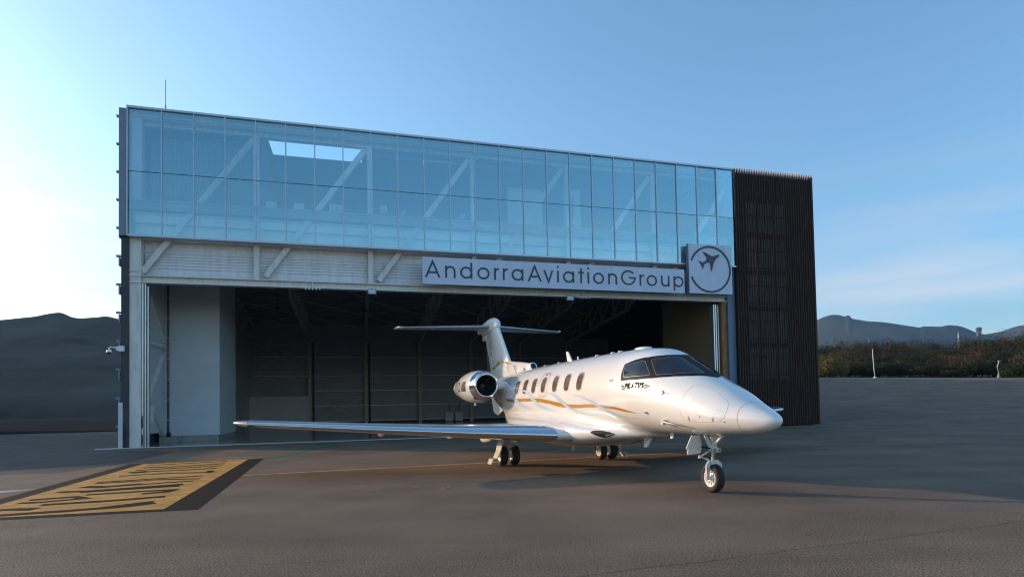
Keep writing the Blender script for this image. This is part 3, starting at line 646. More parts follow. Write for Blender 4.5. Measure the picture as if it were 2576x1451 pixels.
# shell
for a,b in ((-.36,-.30),(38.7,38.9)):
    m=MB(); P_=[(.3,0),(33.9,0),(33.9,10.9),(9.2,13.7),(9.2,16.1),(.3,16.1)]
    m.add([(a,t,z) for t,z in P_]+[(b,t,z) for t,z in P_],[tuple(range(6)),tuple(range(6,12))[::-1]]+[(k,(k+1)%6,6+(k+1)%6,6+k) for k in range(6)]); part(m,'outer_side_wall','greyd')
part(MB().box(-.3,38.7,34.0,84,0,15.2).box(-.5,38.9,33.95,84.2,15.2,15.5),'rear_shade_block','clad')  # unseen block added behind the hall to shade the far right apron
part(MB().box(-.3,38.7,33.7,33.9,0,11.2),'back_wall','backwall')
m=MB(); m.box(-.3,38.7,9.0,9.2,10.0,16.1); part(m,'office_rear_wall','room')
# roofs (rooflight left open)
m=MB()
for a,b,c,d in ((-.30,5.9,.3,9.2),(10.66,38.7,.3,9.2),(5.9,10.66,.3,1.7),(5.9,10.66,3.6,9.2)): m.box(a,b,c if c>.3 else .251,d,15.92,15.95)
for a,b,c,d in ((-.30,5.8,.251,9.2),(10.8,38.7,.251,9.2),(5.8,10.8,.251,1.6),(5.8,10.8,4.5,9.2)): m.box(a,b,c,d,16.12,16.22)
part(m,'office_roof','roomw')
m=MB()
for k in range(62):
    t0=9.2+k*.4; z0=13.3-(t0-9.2)*.115
    m.add([(-.3,t0,z0),(38.7,t0,z0),(38.7,t0+.2,z0-.023),(-.3,t0+.2,z0-.023),(-.3,t0+.2,z0-.12),(38.7,t0+.2,z0-.12),(38.7,t0+.4,z0-.14),(-.3,t0+.4,z0-.14)],[(0,1,2,3),(3,2,5,4),(4,5,6,7)])
m.add([(-.3,9.0,13.6),(38.7,9.0,13.6),(38.7,34,10.75),(-.3,34,10.75)],[(0,1,2,3)]); 
part(m,'hall_roof','roofd')
m=MB(); m.box(-.3,38.7,9.0,9.2,9.9,10.0).box(-.3,.0,.9,33.7,9.0,13.4)
part(m,'upper_side_cladding','roofd')
part(MB().box(32.55,38.7,.35,.5,0,10.0).box(33.3,38.7,.5,33.7,9.2,9.3),'end_infill_wall','black')
# posts
m=MB(); m.box(-.05,.36,.28,.70,0,10.0).box(.36,.44,.24,.74,0,10.0).box(-.08,.46,.22,.5,8.16,8.20).box(-.08,.46,.22,.5,7.84,7.88).box(-.08,.46,.22,.5,8.40,8.43)
part(m,'corner_post','cream')
part(MB().box(-.37,-.055,.20,.3,0,10.02),'corner_strip','greyd')
part(MB().box(-.40,-.075,-.03,.3,10.03,16.12).box(-.40,-.075,-.036,-.03,11.63,11.64).box(-.40,-.075,-.036,-.03,15.18,15.19),'corner_panel','greyp')
for z in [15.83-1.345*k for k in range(12)]:
    part(MB().box(-.58,-.405,.2,.32,z-.07,z+.03).box(-.46,-.41,.15,.5,z-.5,z-.1),'side_bracket','greyp')
# lintel beam
m=MB(); m.box(.46,32.56,.38,.42,7.89,8.17).box(.46,32.57,.18,.6,8.17,8.21).box(.46,32.57,.18,.6,7.85,7.89)
for s in (8.15,22.95): m.box(s-.03,s+.03,.2,.38,7.89,8.17)
part(m,'lintel_beam','cream')
m=MB()
for s in (8.15,22.95):
    for k in range(5): m.box(s-.34+k*.17-.03,s-.34+k*.17+.03,.16,.22,7.76,7.85)
part(m,'lintel_bolt_row','cream')
# cladding behind the truss
m=MB(); m.box(.44,32.6,.80,.9,8.21,10.0)
for z in (9.44,9.28,9.15,9.01,8.86,8.70): m.add([(.44,.80,z+.05),(32.6,.80,z+.05),(32.6,.75,z+.02),(.44,.75,z+.02),(.44,.75,z-.02),(32.6,.75,z-.02),(32.6,.80,z-.03),(.44,.80,z-.03)],[(0,1,2,3),(3,2,5,4),(4,5,6,7)])
part(m,'ribbed_cladding','clad')
# truss members
for k in range(6):
    s=5.48+5.565*k
    m=MB()
    if k<5:
        m.box(s-.13,s+.13,.44,.48,8.21,15.6).box(s-.13,s+.13,.66,.70,8.21,15.6).box(s-.02,s+.02,.48,.66,8.21,15.6)
        for i in range(5):
            for u in (-.08,.08):
                if i!=2: m.tube([(s+u,.435,8.42+.11*i),(s+u,.45,8.42+.11*i)],.018,6)
        part(m,'truss_post','cream')
    s0=.12+5.565*k if k else .22; m=MB()
    a=Vector((s0+.2,.5,8.42));b=Vector((s0+5.12,.5,15.42))
    m.bar(a,b,.28,.06,upv=(0,-1,0))if False else None
    d=(b-a).normalized(); n_=Vector((-d.z,0,d.x))
    for t0,t1,wd in ((.47,.50,.27),(.66,.69,.27),(.50,.66,.03)):
        q=[a+n_*wd/2,b+n_*wd/2,b-n_*wd/2,a-n_*wd/2]
        m.add([(p.x,t0,p.z) for p in q]+[(p.x,t1,p.z) for p in q],[(0,1,2,3),(7,6,5,4),(0,4,5,1),(1,5,6,2),(2,6,7,3),(3,7,4,0)])
    for i in range(6):
        for u in (-.085,.085):
            for e_,sg in ((a,1),(b,-1)):
                p=e_+d*sg*(.10+.11*i)+n_*u; m.tube([(p.x,.46,p.z),(p.x,.475,p.z)],.018,6)
    part(m,'diagonal_brace','cream')
# glass storey
m=MB()
for z0,z1,t0,t1 in ((16.15,16.25,-.10,.25),(10.0,10.09,-.10,.25)): m.box(-.07,33.2,t0,t1,z0,z1)
m.box(-.07,-.02,-.10,.3,10.0,16.25); part(m,'glazing_edge_frame','mull')
m=MB(); m.box(-.02,33.2,-.012,.02,13.118,13.142); part(m,'glazing_joint','joint')
grn=random.Random(5)
for k in range(NP):
    s=k*PW
    if k: 
        mu=MB().box(s-.025,s+.025,-.07,.12,10.09,16.15)
        for z in np.arange(10.2,16.1,.33): mu.box(s-.030,s+.030,-.076,-.066,float(z),float(z)+.02)
        part(mu,'mullion','mull')
    for z0,z1 in ((NZ0,13.118),(13.142,NZ2)):
        e=[grn.uniform(-.005,.005) for _ in range(3)]; part(MB().add([(s+.025,e[0],z0),(s+PW-.025,e[1],z0),(s+PW-.025,e[1]+e[2],z1),(s+.025,e[0]+e[2],z1)],[(0,1,2,3)]),'glass_pane','glass')
part(MB().box(-.0,33.1,.25,.85,9.985,10.0).box(-.0,33.1,.78,.8,9.75,9.985),'soffit','cream')
# behind the glass: beams, slab, ceiling
m=MB(); m.box(0,33.2,.30,.42,11.43,11.88).box(0,33.2,.42,.9,11.86,11.96).box(0,33.2,.26,.30,11.80,11.88); part(m,'floor_slab_edge','slab')
m=MB(); m.box(0,33.2,.72,.76,10.90,11.36).box(0,33.2,.60,.88,11.30,11.36).box(0,33.2,.60,.88,10.86,10.90)
m.box(.0,33.2,.90,.94,10.0,11.5); part(m,'lower_floor_beam','wht')
m=MB()
for k in range(NP): m.box(k*PW+.02,k*PW+.08,.62,.8,10.9,11.3)
part(m,'beam_stiffener_row','clad')
m=MB(); m.box(0,33.2,.36,.42,15.86,16.15); part(m,'ceiling_fascia','cream')
m=MB(); m.box(.4,33.2,.72,.76,15.66,15.91).box(.4,33.2,.60,.88,15.62,15.66)
for k in range(NP): m.box(k*PW+.10,k*PW+.16,.62,.8,15.66,15.91)
part(m,'upper_floor_beam','cream')
part(MB().box(-.02,.42,.40,.9,11.9,15.9),'white_corner_column','roomw')
m=MB(); m.box(-.3,38.7,.9,9.0,11.86,11.98); part(m,'office_floor','slab')
m=MB()
m.box(5.55,5.65,1.2,9.0,11.98,15.9).box(18.6,18.7,2.6,9,11.98,14.7).box(31.9,32.0,1.2,9.0,11.98,15.9); part(m,'office_partition','room')
m=MB(); m.box(19.1,21.3,2.6,2.7,11.98,14.85).box(22.7,23.8,2.6,2.7,11.98,15.0).box(24.6,29.5,6.0,6.1,11.98,13.6).box(11.4,18.3,8.8,8.9,13.0,13.7); part(m,'white_wall_panel','roomw')
for s0,s1,c in ((11.2,13.9,(.05,.22,.6)),(13.95,16.6,(.5,.42,.12)),(16.7,19.4,(.45,.12,.36))):
    MT['x']=mat('coloured_strip',c,.5); part(MB().box(s0,s1,1.0,1.06,15.30,15.42),'coloured_ceiling_strip','x')
# slatted end
m=MB(); m.box(33.1,38.95,.06,.10,0.05,16.05,1); m.box(38.955,39.01,-.14,.60,0.05,16.17,0)
NS=33
for k in range(NS):
    s=33.12+k*(5.83-.07)/(NS-1)
    m.box(s,s+.07,-.14,-.05,0.07,16.17,0); m.box(s,s+.07,-.142,-.048,16.172,16.28,2)
for z in np.arange(1.0,16,1.12): m.box(33.12,38.94,-.04,.05,float(z),float(z)+.07,1)
for k in range(2): m.box(32.74+.16*k,32.80+.16*k,.04,.20,10.1,15.9,0)
sc=part(m,'slat_screen',['slat','black','slatlit'])
m=MB()
MT['swin']=mat('window_behind_slats',(.15,.20,.25),.6,0,0,spec=.3)
for a,b in ((33.95,34.7),(34.9,35.9),(36.2,36.9)):
    for z in np.arange(3.0,13.4,2.3): m.box(a,b,.035,.055,float(z),float(z)+2.0)
m.build('window_behind_slats','swin',sc)
m=MB(); m.box(34.45,34.52,-.03,.02,8.15,12.1); m.build('lit_lamp','glow',sc)
# right jamb
part(MB().box(32.20,32.55,.30,.60,0,7.84).box(32.20,32.55,.25,.3,7.6,7.84),'timber_jamb','wood')
part(MB().box(32.57,33.10,.16,.35,0,10.0),'blue_grey_jamb_panel','bluegrey')
m=MB()
for s in (31.74,31.88,32.04): m.box(s,s+.07,.5,.9,0,7.7); 
for s in (31.74,31.88,32.04):
    for z in np.arange(.8,7.6,.55): m.box(s-.004,s+.074,.492,.5,float(z),float(z)+.03)
part(m,'door_guide','galv')
part(MB().box(32.18,32.3,.9,8.0,0,9.0),'chipboard_wall','ply')
part(MB().box(32.10,32.30,8.0,8.2,0,9.6),'inner_end_post','black')
m=MB(); m.box(.47,.54,.26,.60,0,7.84).box(.58,.64,.30,.60,0,7.84).box(.68,.73,.36,.60,0,7.7); part(m,'door_guide','galv')
part(MB().box(.47,.52,.255,.265,.1,.6).box(.47,.52,.255,.265,.9,1.5),'guide_gap','dark')
# interior, left side
m=MB()
for k in range(3): m.box(-.02,0,.9+k*1.5,2.38+k*1.5,.55,9.6)
m.box(-.02,0,5.4,33.7,0,9.6); part(m,'inner_side_wall','inwall')
m=MB(); m.box(.0,2.76,5.45,10.2,.32,9.6); m.box(-.0,2.78,5.435,5.45,5.0,5.015)
for z in (2.25,3.72,6.2):
    for k in range(6): m.tube([(.5+.42*k,5.44,z),(.5+.42*k,5.452,z)],.018,6)
m.box(2.70,2.785,5.43,5.45,.32,9.6); blk=part(m,'inner_box_room','inwall')
MB().box(.0,2.70,5.50,10.15,0,.318).build('plinth','conc',blk)
part(MB().box(.05,.9,4.4,5.40,.0,.30),'concrete_step','conc')
m=MB()
P_=[((.06,5.2,.05),(.06,1.0,3.6)),((.06,1.0,.9),(.06,5.2,4.9)),((.06,5.2,5.4),(.06,1.0,9.2))]
for a,b in P_: m.bar(a,b,.05,.22,upv=(1,0,0))
m.bar((.08,.9,5.25),(.08,5.3,5.25),.14,.2); part(m,'inner_wall_brace','cream')
m=MB(); m.tube([(.34,4.9,.05),(.34,4.9,8.6)],.062,14); 
dp=part(m,'downpipe','pipe'); 
m=MB()
for k in range(8): m.tube([(.34,4.9,.08+k*1.12),(.34,4.9,.11+k*1.12)],.075,14)
m.build('pipe_clamp_row','plas',dp)
# back wall: columns, rails, low white wall
m=MB()
for z in (6.95,5.02): m.box(.2,38.6,33.52,33.66,z,z+.05)
part(m,'wall_panel_joint','wht')
m=MB()
for z in (3.46,1.9): m.box(5.9,26,33.50,33.66,z,z+.07)
m.box(5.9,26,33.5,33.66,.30,.38); part(m,'white_wall_rail','wht')
part(MB().box(5.5,26,33.55,33.68,0,.28),'wall_base_strip','dark')
part(MB().box(0,5.5,32.6,32.8,0,2.95),'low_partition','inwall')
for k in range(1,7):
    s=5.54*k; m=MB(); m.box(s-.17,s+.17,33.05,33.5,0,8.6); part(m,'wall_column','col')
for k in (1,2):
    s=5.54*k; m=MB(); m.tube([(s+.35,33.3,0),(s+.35,33.3,8.4)],.07,8); part(m,'dark_drainpipe','dark')
m=MB()
for s0,z0,z1 in ((0,3.0,5.5),(0,5.6,8.3),(5.6,.3,2.8)):
    m.bar((s0+.3,33.4,z0),(s0+5.2,33.4,z1),.06,.08); m.bar((s0+.3,33.4,z1),(s0+5.2,33.4,z0),.06,.08); m.bar((s0,33.4,z1),(s0+5.4,33.4,z1),.12,.12)
part(m,'wall_bracing','col')
# roof trusses
for k in range(0,7):
    s=max(.25,5.54*k); m=MB(); w=.22
    bc=[(33.3,8.6),(16.6,9.9),(14.5,10.7),(11.5,12.3)]; tc=[(33.3,10.0),(22.0,11.9),(11.5,13.0)]
    for ch in (bc,tc):
        for i in range(len(ch)-1): m.bar((s,ch[i][0],ch[i][1]),(s,ch[i+1][0],ch[i+1][1]),w,.26)
    for t0,t1 in ((16.6,19.5),(19.5,22.5),(22.5,25.5),(25.5,28.5),(28.5,31.5)):
        zb_=lambda t: np.interp(t,[11.5,14.5,16.6,33.3],[12.3,10.7,9.9,8.6]); zt_=lambda t: np.interp(t,[11.5,22,33.3],[13.0,11.9,10.0])
        m.bar((s,t0,float(zb_(t0))),(s,t0,float(zt_(t0))),.14,.14,upv=(0,1,0)); m.bar((s,t0,float(zt_(t0))),(s,t1,float(zb_(t1))),.12,.12)
    m.bar((s,16.6,9.9),(s,14.8,12.6),.12,.12)
    part(m,'roof_truss','col')
m=MB()
for k in range(0,6):
    s0,s1=5.54*k,5.54*(k+1)
    for t0,t1,z0,z1 in ((12,17,12.0,10.2),(17,23,10.2,9.8),(23,29,9.8,9.3)):
        m.bar((s0,t0,z0),(s1,t1,z1),.05,.05); m.bar((s1,t0,z0),(s0,t1,z1),.05,.05)
part(m,'roof_cross_bracing','col')
m=MB()
for t in np.arange(10.5,33,1.9): m.bar((-.2,float(t),13.05-(float(t)-9.2)*.115),(38.6,float(t),13.05-(float(t)-9.2)*.115),.08,.2,upv=(0,0,1))
part(m,'roof_purlin_row','roofd')
part(MB().box(-.2,38.6,.55,33.7,-.02,.012),'epoxy_floor','floor')
part(MB().box(-1.3,32.6,-.14,-.02,.004,.03),'door_track','alu')
part(MB().box(-.42,-.24,.02,.06,.02,2.15),'corner_guard_plate','mull')
# ------------------------------------------------------------ signs and things on the hangar
sg=at_b(empty('name_sign','long pale blue sign board reading AndorraAviationGroup above the hangar doorway','sign'))
MB().box(13.66,29.21,-.45,-.33,8.165,9.60).box(13.70,29.17,-.33,.3,8.30,8.36).box(13.70,29.17,-.33,.3,9.3,9.36).build('sign_panel','sign',sg)
IT=[('A',13.79,14.60),('n',14.86,15.41),('d',15.66,16.32),('o',16.60,17.27),('r',17.53,17.83),('r',18.02,18.32),('a',18.51,19.18),('A',19.43,20.24),('v',20.35,20.93),('i',21.15,21.25),('a',21.50,22.17),('t',22.44,22.75),('i',22.98,23.08),('o',23.33,24.00),('n',24.26,24.81),('G',25.07,26.00),('r',26.25,26.55),('o',26.71,27.38),('u',27.65,28.20),('p',28.48,29.14)]
mb=text3d(IT,.87,.65,.095,.02,-.452); mb.v=[(a,b,c+8.525) for a,b,c in mb.v]; mb.build('lettering','letter',sg)
lg=at_b(empty('emblem_sign','square pale sign with a dark airplane in an open ring, right of the name sign','sign'))
MB().box(29.545,32.52,-.45,-.18,8.20,11.20).box(30,32,-.18,.3,8.6,8.7).box(30,32,-.18,-.02,10.8,10.9).build('sign_panel','sign',lg)
m=MB(); m.box(29.53,29.545,-.448,-.18,8.20,11.20); m.build('panel_edge','greyp',lg)
m=MB()
for q in ribbon(arc(31.0,9.69,1.38,1.38,159,-159,60),.115):
    v=[(p[0],-.475,p[1]) for p in q]+[(p[0],-.452,p[1]) for p in q]; m.add(v,[(0,1,2,3),(0,4,5,1),(1,5,6,2),(2,6,7,3),(3,7,4,0)])
m.build('ring','letter',lg)
AP=[(30.48,10.75),(30.65,10.72),(30.90,10.60),(31.12,10.5),(31.33,10.53),(31.5,10.61),(31.67,10.62),(31.63,10.52),(31.37,10.28),(31.25,10.1),(31.18,9.84),(31.1,9.58),(31.05,9.59),(31.0,9.98),(30.94,10.11),(30.73,10.06),(30.60,9.98),(30.54,9.85),(30.47,9.67),(30.42,9.84),(30.38,9.91),(30.33,10.02),(30.19,10.18),(30.48,10.1),(30.63,10.15),(30.78,10.3),(30.73,10.45),(30.6,10.59)]
bm=bmesh.new(); f=bm.faces.new([bm.verts.new((a,-.452,b)) for a,b in AP]); r=bmesh.ops.extrude_face_region(bm,geom=[f]); bmesh.ops.translate(bm,verts=[v for v in r['geom'] if isinstance(v,bmesh.types.BMVert)],vec=(0,-.022,0)); bmesh.ops.triangulate(bm,faces=bm.faces[:])
me=bpy.data.meshes.new('airplane_emblem'); bm.to_mesh(me); bm.free(); me.materials.append(MT['letter']); o=bpy.data.objects.new('airplane_emblem',me); C.objects.link(o); o.parent=lg
# aerial
o=MB().tube([(0,0,0),(0,0,1.5)],.016,8).tube([(0,0,0),(0,0,.25)],.03,8).build('aerial_mast','greyp'); place_b(o,1.52,.1,16.25); tag(o,'thin upright aerial mast standing on the left end of the hangar roof','aerial')
# security camera
cm_=place_b(empty('security_camera','white domed security camera on a bracket at the hangar corner','camera'),-.3,.1,4.67)
MB().box(-.10,.10,-.10,.1,-.12,.14).box(-.22,-.10,-.06,.06,-.08,.10).build('wall_box','plas',cm_)
MB().tube([(-.2,0,.05),(-.45,0,.08),(-.52,0,.02),(-.52,0,-.05)],.03,10).build('arm','plas',cm_)
MB().lathe([(0,.03),(-.03,.09),(-.12,.115),(-.13,.115)],(-.52,0,-.03),24,ax='z').build('hood','plas',cm_)
MB().lathe([(-.13,.1),(-.18,.09),(-.22,.05),(-.235,.001)],(-.52,0,-.03),24,ax='z').build('dome','dark',cm_)
# floodlights
for i,s in enumerate((11.08,22.05)):
    o=place_b(empty('floodlight',['square floodlight under the hangar lintel, the left one of the pair','square floodlight under the hangar lintel near the doorway centre, right of the pair'][i],'floodlight',group='floodlights under the lintel'),s,.02,7.76)
    MB().box(-.22,.22,-.1,.08,-.17,.1).build('housing','greyp',o); MB().box(-.17,.17,-.115,-.102,-.13,.06).build('lens','sign',o); MB().box(-.03,.03,.0,.05,.1,.16).build('bracket','greyp',o)
# pendant lamps
lab=['dark pendant hangar lamp, leftmost of the row under the roof','dark pendant hangar lamp beside the second roof truss','dark pendant hangar lamp above the left tailplane','dark pendant hangar lamp right of the tail fin']
for i,s in enumerate((4.85,10.85,16.86,22.87)):
    o=place_b(empty('pendant_lamp',lab[i],'hanging lamp',group='pendant lamps in the hangar'),s,14,8.85)
    MB().lathe([(.18,.04),(.12,.10),(.0,.24),(-.02,.24)],(0,0,0),20,ax='z').build('lamp_shade','dark',o); MB().tube([(0,0,.18),(0,0,1.9)],.012,6).build('cable','dark',o); MB().lathe([(-.02,.2),(-.03,.001)],(0,0,0),16,ax='z').build('bulb_cover','greyp',o)
# control box etc.
o=place_b(empty('control_box','light grey control box with buttons on the inner left wall of the hangar','control box'),.12,2.6,1.15)
MB().box(-.1,.12,-.30,.3,0,.85).build('cabinet','plas',o); 
m=MB(); 
for k in range(4): m.box(.0,.06,-.32,-.30,.25+.13*k,.30+.13*k)
m.build('button','ink',o); MB().tube([(.02,-.2,0),(.05,-.22,-.3),(0,-.1,-.5)],.02,6).build('cable','ink',o)
o=place_b(MB().box(-.09,.09,-.10,.10,0,.20).box(-.07,-.05,-.06,.06,.2,.24).box(.05,.07,-.06,.06,.2,.24).box(-.07,.07,-.02,.02,.24,.26).build('portable_heater','ink'),.42,4.7,.305); tag(o,'small black portable box standing on the concrete step by the pipe','box')
for i,s in enumerate((19.7,20.75)):
    o=place_b(empty('wall_cabinet',['white cabinet at the back wall of the hangar, left of the two','white cabinet at the back wall of the hangar, right of the two'][i],'cabinet',group='white cabinets at the back wall'),s,33.2,.1)
    MB().box(-.42,.42,-.3,.3,.18,.92).build('body','roomw',o); MB().box(-.40,.40,-.32,.28,0,.175).build('base','plas',o); MB().tube([(.1,0,.92),(.1,0,2.0)],.03,6).build('duct','dark',o)
# things in the office storey
def chair(label,s,t,rz,m='roomw',group='white shell chairs in the office'):
    o=place_b(empty('shell_chair',label,'chair',rz=rz,group=group),s,t,11.98)
    mb=MB(); rr=[]
    for u,y,z,w in ((0,-.24,.45,.22),(1,-.1,.43,.24),(2,.1,.42,.24),(3,.2,.46,.24),(4,.25,.6,.23),(5,.28,.75,.21),(6,.29,.85,.15)):
        rr.append([(-w,y-.03,z+.05),(-w*.5,y,z),(0,y,z-.01),(w*.5,y,z),(w,y-.03,z+.05),(w,y,z+.06),(w*.5,y+.02,z+.02),(0,y+.02,z+.01),(-w*.5,y+.02,z+.02),(-w,y,z+.06)])
    mb.loft(rr); mb.build('shell',m,o)
    for a,b in ((-1,-1),(1,-1),(-1,1),(1,1)): MB().tube([(a*.12,b*.1,.42),(a*.22,b*.22,0)],.014,6).build('leg',m,o)
chair('white shell chair turned to the room, behind the ninth glass bay',11.85,1.9,2.8)
chair('white shell chair seen from the side beside the first one',12.65,2.2,-1.2)
chair('white shell chair facing right near the third truss diagonal',14.35,1.9,1.2)
chair('white shell chair facing left under the third truss diagonal',16.05,1.9,-.9)
chair('orange wooden chair behind the glass left of a truss post',9.55,2.6,1.4,'orange','orange chairs in the office')
chair('orange wooden chair close to a truss post behind the glass',10.45,2.6,-1.4,'orange','orange chairs in the office')
for i,s in enumerate((5.93,7.3)):
    o=place_b(MB().box(-.26,.26,-.2,.2,0,.62).box(-.24,.24,-.18,.18,.62,.64).build('white_cube_stool','roomw'),s+.1,1.7,11.98); tag(o,['white cube stool on the office floor, left of the two','white cube stool on the office floor, right of the two'][i],'stool','white cube stools in the office')
o=place_b(MB().box(-.35,.35,-.2,.2,0,1.05).box(-.36,.36,-.21,.21,1.05,1.08).build('filing_cabinet','inwall'),9.25,2.8,11.98); tag(o,'pale blue cupboard between the stools and orange chairs in the office','cupboard')
o=place_b(MB().lathe([(.0,.25),(.02,.25),(.03,.03),(.70,.03),(.71,.45),(.74,.45),(.745,.001)],(0,0,0),20,ax='z').build('round_table','greyd'),12.0,2.9,11.98); tag(o,'dark round table standing among the white shell chairs','table')
# plants
rnd=random.Random(3)
for s,t,lb in ((22.95,1.9,'tall thin twisted plant in front of the white panel in the office'),(27.0,2.3,'tall pale twisted plant in the office right of the fourth truss diagonal')):
    o=place_b(empty('potted_plant',lb,'plant'),s,t,11.98)
    MB().lathe([(0,.12),(.28,.16),(.28,.13),(.1,.12)],(0,0,0),16,ax='z').build('pot','roomw',o)
    m=MB()
    for k in range(5):
        ph=rnd.random()*6; m.tube([(.11*math.sin(ph+z*6),.08*math.cos(ph+z*5),.25+z*.27) for z in range(8)],.014,5)
    m.build('stem','pipe',o); m=MB()
    for k in range(120):
        z=.4+rnd.random()*1.9; a=rnd.random()*6.28; r=.03+rnd.random()*.12; x,y=r*math.cos(a),r*math.sin(a); m.add([(x,y,z),(x+.05,y+.02,z+.05),(x+.02,y,z+.11),(x-.03,y+.01,z+.05)],[(0,1,2,3)])
    m.build('foliage','pipe',o)
# curtain
m=MB(); n=150; top=[];bot=[]
for k in range(n+1):
    s=.55+4.75*k/n; w=.07*math.sin(k*1.05)+.04*math.sin(k*.43+1); top.append((s,1.25+w,15.35)); bot.append((s,1.25+w*1.3,12.0))
m.add(top+bot,[(k,k+1,n+2+k,n+1+k) for k in range(n)],0,True); o=at_b(m.build('curtain','curtain')); tag(o,'long grey pleated curtain behind the leftmost glass panes','curtain')
m=MB(); m.box(.5,5.4,1.1,1.4,15.38,15.46); m.build('curtain_rail','room',o)

# hangar shape added out of view at the left to throw shadow on the apron
nh=at_b(empty('added_shade_hangar','plain white hangar added unseen at the left to cast shade on the apron','hangar'))
m=MB(); P_=[(-76,0),(-28,0),(-28,8.0),(-52,9.4),(-76,8.0)]
m.add([(a,14.5,b) for a,b in P_]+[(a,43,b) for a,b in P_],[tuple(range(5)),tuple(range(5,10))[::-1]]+[(k,(k+1)%5,5+(k+1)%5,5+k) for k in (1,4)]); m.build('wall','clad',nh)
MB().add([(-76.4,14.1,7.98),(-52,14.1,9.43),(-27.6,14.1,7.98),(-76.4,43.4,7.98),(-52,43.4,9.43),(-27.6,43.4,7.98),(-76.4,14.1,8.15),(-52,14.1,9.6),(-27.6,14.1,8.15),(-76.4,43.4,8.15),(-52,43.4,9.6),(-27.6,43.4,8.15)],[(0,1,4,3),(1,2,5,4),(6,9,10,7),(7,10,11,8),(0,6,7,1),(1,7,8,2),(3,4,10,9),(4,5,11,10),(0,3,9,6),(2,8,11,5)]).build('roof','greyp',nh)
m=MB()
for k in range(6): m.box(-70+6.1*k,-70+6.1*k+6.0,14.38,14.47,0,6.5)
m.build('sliding_door','greyp',nh)
# ---------------------------------------------------------------- ground and land
def sm(x): x=min(max(x,0),1); return x*x*(3-2*x)
def local(x,y):
    d=Vector((x,y,0))-B0; return d.dot(BD),d.dot(BN)
def gh(x,y):
    s,t=local(x,y)
    if s<40 or y<1: return 0
    az=math.degrees(math.atan2(x,y)); H=float(np.interp(az,[24.6,38.7,60],[5.34,4.2,3.2]))
    return H*sm((math.hypot(x,y)-36)/81)*sm((s-40)/8)
def asphalt():
    m=bpy.data.materials.new('asphalt'); m.use_nodes=True; t=m.node_tree; b=t.nodes['Principled BSDF']; A=t.nodes.new; Lk=t.links.new
    c=A('ShaderNodeTexCoord')
    def nz(s,d=6,sc=(1,1,1)):
        mp=A('ShaderNodeMapping'); mp.inputs['Scale'].default_value=sc; mp.inputs['Rotation'].default_value=(0,0,-BA); Lk(c.outputs['Object'],mp.inputs[0]); n=A('ShaderNodeTexNoise'); n.inputs['Scale'].default_value=s; n.inputs['Detail'].default_value=d; n.inputs['Roughness'].default_value=.6; Lk(mp.outputs[0],n.inputs['Vector']); return n.outputs[0]
    def rng(v,a,b_,c_,d_):
        r=A('ShaderNodeMapRange'); r.inputs[1].default_value=a; r.inputs[2].default_value=b_; r.inputs[3].default_value=c_; r.inputs[4].default_value=d_; Lk(v,r.inputs[0]); return r.outputs[0]
    def mul(a,b_):
        q=A('ShaderNodeMath'); q.operation='MULTIPLY'; Lk(a,q.inputs[0]); Lk(b_,q.inputs[1]); return q.outputs[0]
    fine=rng(nz(48,3),.30,.70,.12,2.1); grit=rng(nz(120,2),.3,.7,.72,1.3); big=rng(nz(.35,5),.3,.7,.74,1.2); streak=rng(nz(.5,5,(.10,1.6,1)),.3,.7,.88,1.12)
    v=A('ShaderNodeTexVoronoi'); v.inputs['Scale'].default_value=26; Lk(c.outputs['Object'],v.inputs['Vector']); sp=rng(v.outputs['Distance'],.05,.16,2.3,1.0)
    k=mul(mul(mul(fine,grit),mul(big,streak)),sp)
    s=A('ShaderNodeVectorMath'); s.operation='SCALE'; s.inputs[0].default_value=(.165,.120,.086); Lk(k,s.inputs['Scale']); Lk(s.outputs[0],b.inputs['Base Color'])
    b.inputs['Roughness'].default_value=.82; b.inputs['Specular IOR Level'].default_value=.10
    bp=A('ShaderNodeBump'); bp.inputs['Strength'].default_value=.55; bp.inputs['Distance'].default_value=.012; Lk(nz(45,4),bp.inputs['Height']); Lk(bp.outputs[0],b.inputs['Normal'])
    return m
MT['asph']=asphalt()
bm=bmesh.new()
def axis(lo,hi,fine0,fine1,st,big):
    a=[];x=fine0
    while x<=fine1: a.append(x); x+=st
    x=fine0;g=st
    pre=[]
    while x>lo: g*=1.35; x-=g; pre.append(max(x,lo))
    x=a[-1];g=st;post=[]
    while x<hi: g*=1.35; x+=g; post.append(min(x,hi))
    return pre[::-1]+a+post
xs=axis(-6000,6000,-40,160,5,0); ys=axis(-400,6500,-10,150,5,0)
vs=[[bm.verts.new((x,y,gh(x,y))) for y in ys] for x in xs]
for i in range(len(xs)-1):
    for j in range(len(ys)-1): f=bm.faces.new((vs[i][j],vs[i+1][j],vs[i+1][j+1],vs[i][j+1])); f.smooth=True
me=bpy.data.meshes.new('ground'); bm.to_mesh(me); bm.free(); me.materials.append(MT['asph']); o=bpy.data.objects.new('ground',me); C.objects.link(o); kind(o,'structure')
def flat(name,polys,m,z,col_=True):
    "painted areas given in facade coordinates (s, t)"
    mb=MB()
    for i,q in enumerate(polys): mb.add([(a,b,z+.0006*(i%5)) for a,b in q],[tuple(range(len(q)))])
    o=at_b(mb.build(name,m)); return kind(o,'structure')
MT['ypaint']=mat('yellow_marking',(.66,.34,.09),.8,spec=.1,noise_amt=.35,noise_scale=2.2,bump=.3,bscale=60)
MT['bpaint']=mat('black_marking',(.014,.012,.014),.85,noise_amt=.3,noise_scale=3,bump=.4,bscale=60,spec=.08)
MT['gpaint']=mat('green_marking',(.01,.16,.09),.7,noise_amt=.3,noise_scale=3)
MT['lpaint']=mat('orange_line_marking',(.90,.42,.06),.7,noise_amt=.4,noise_scale=5)
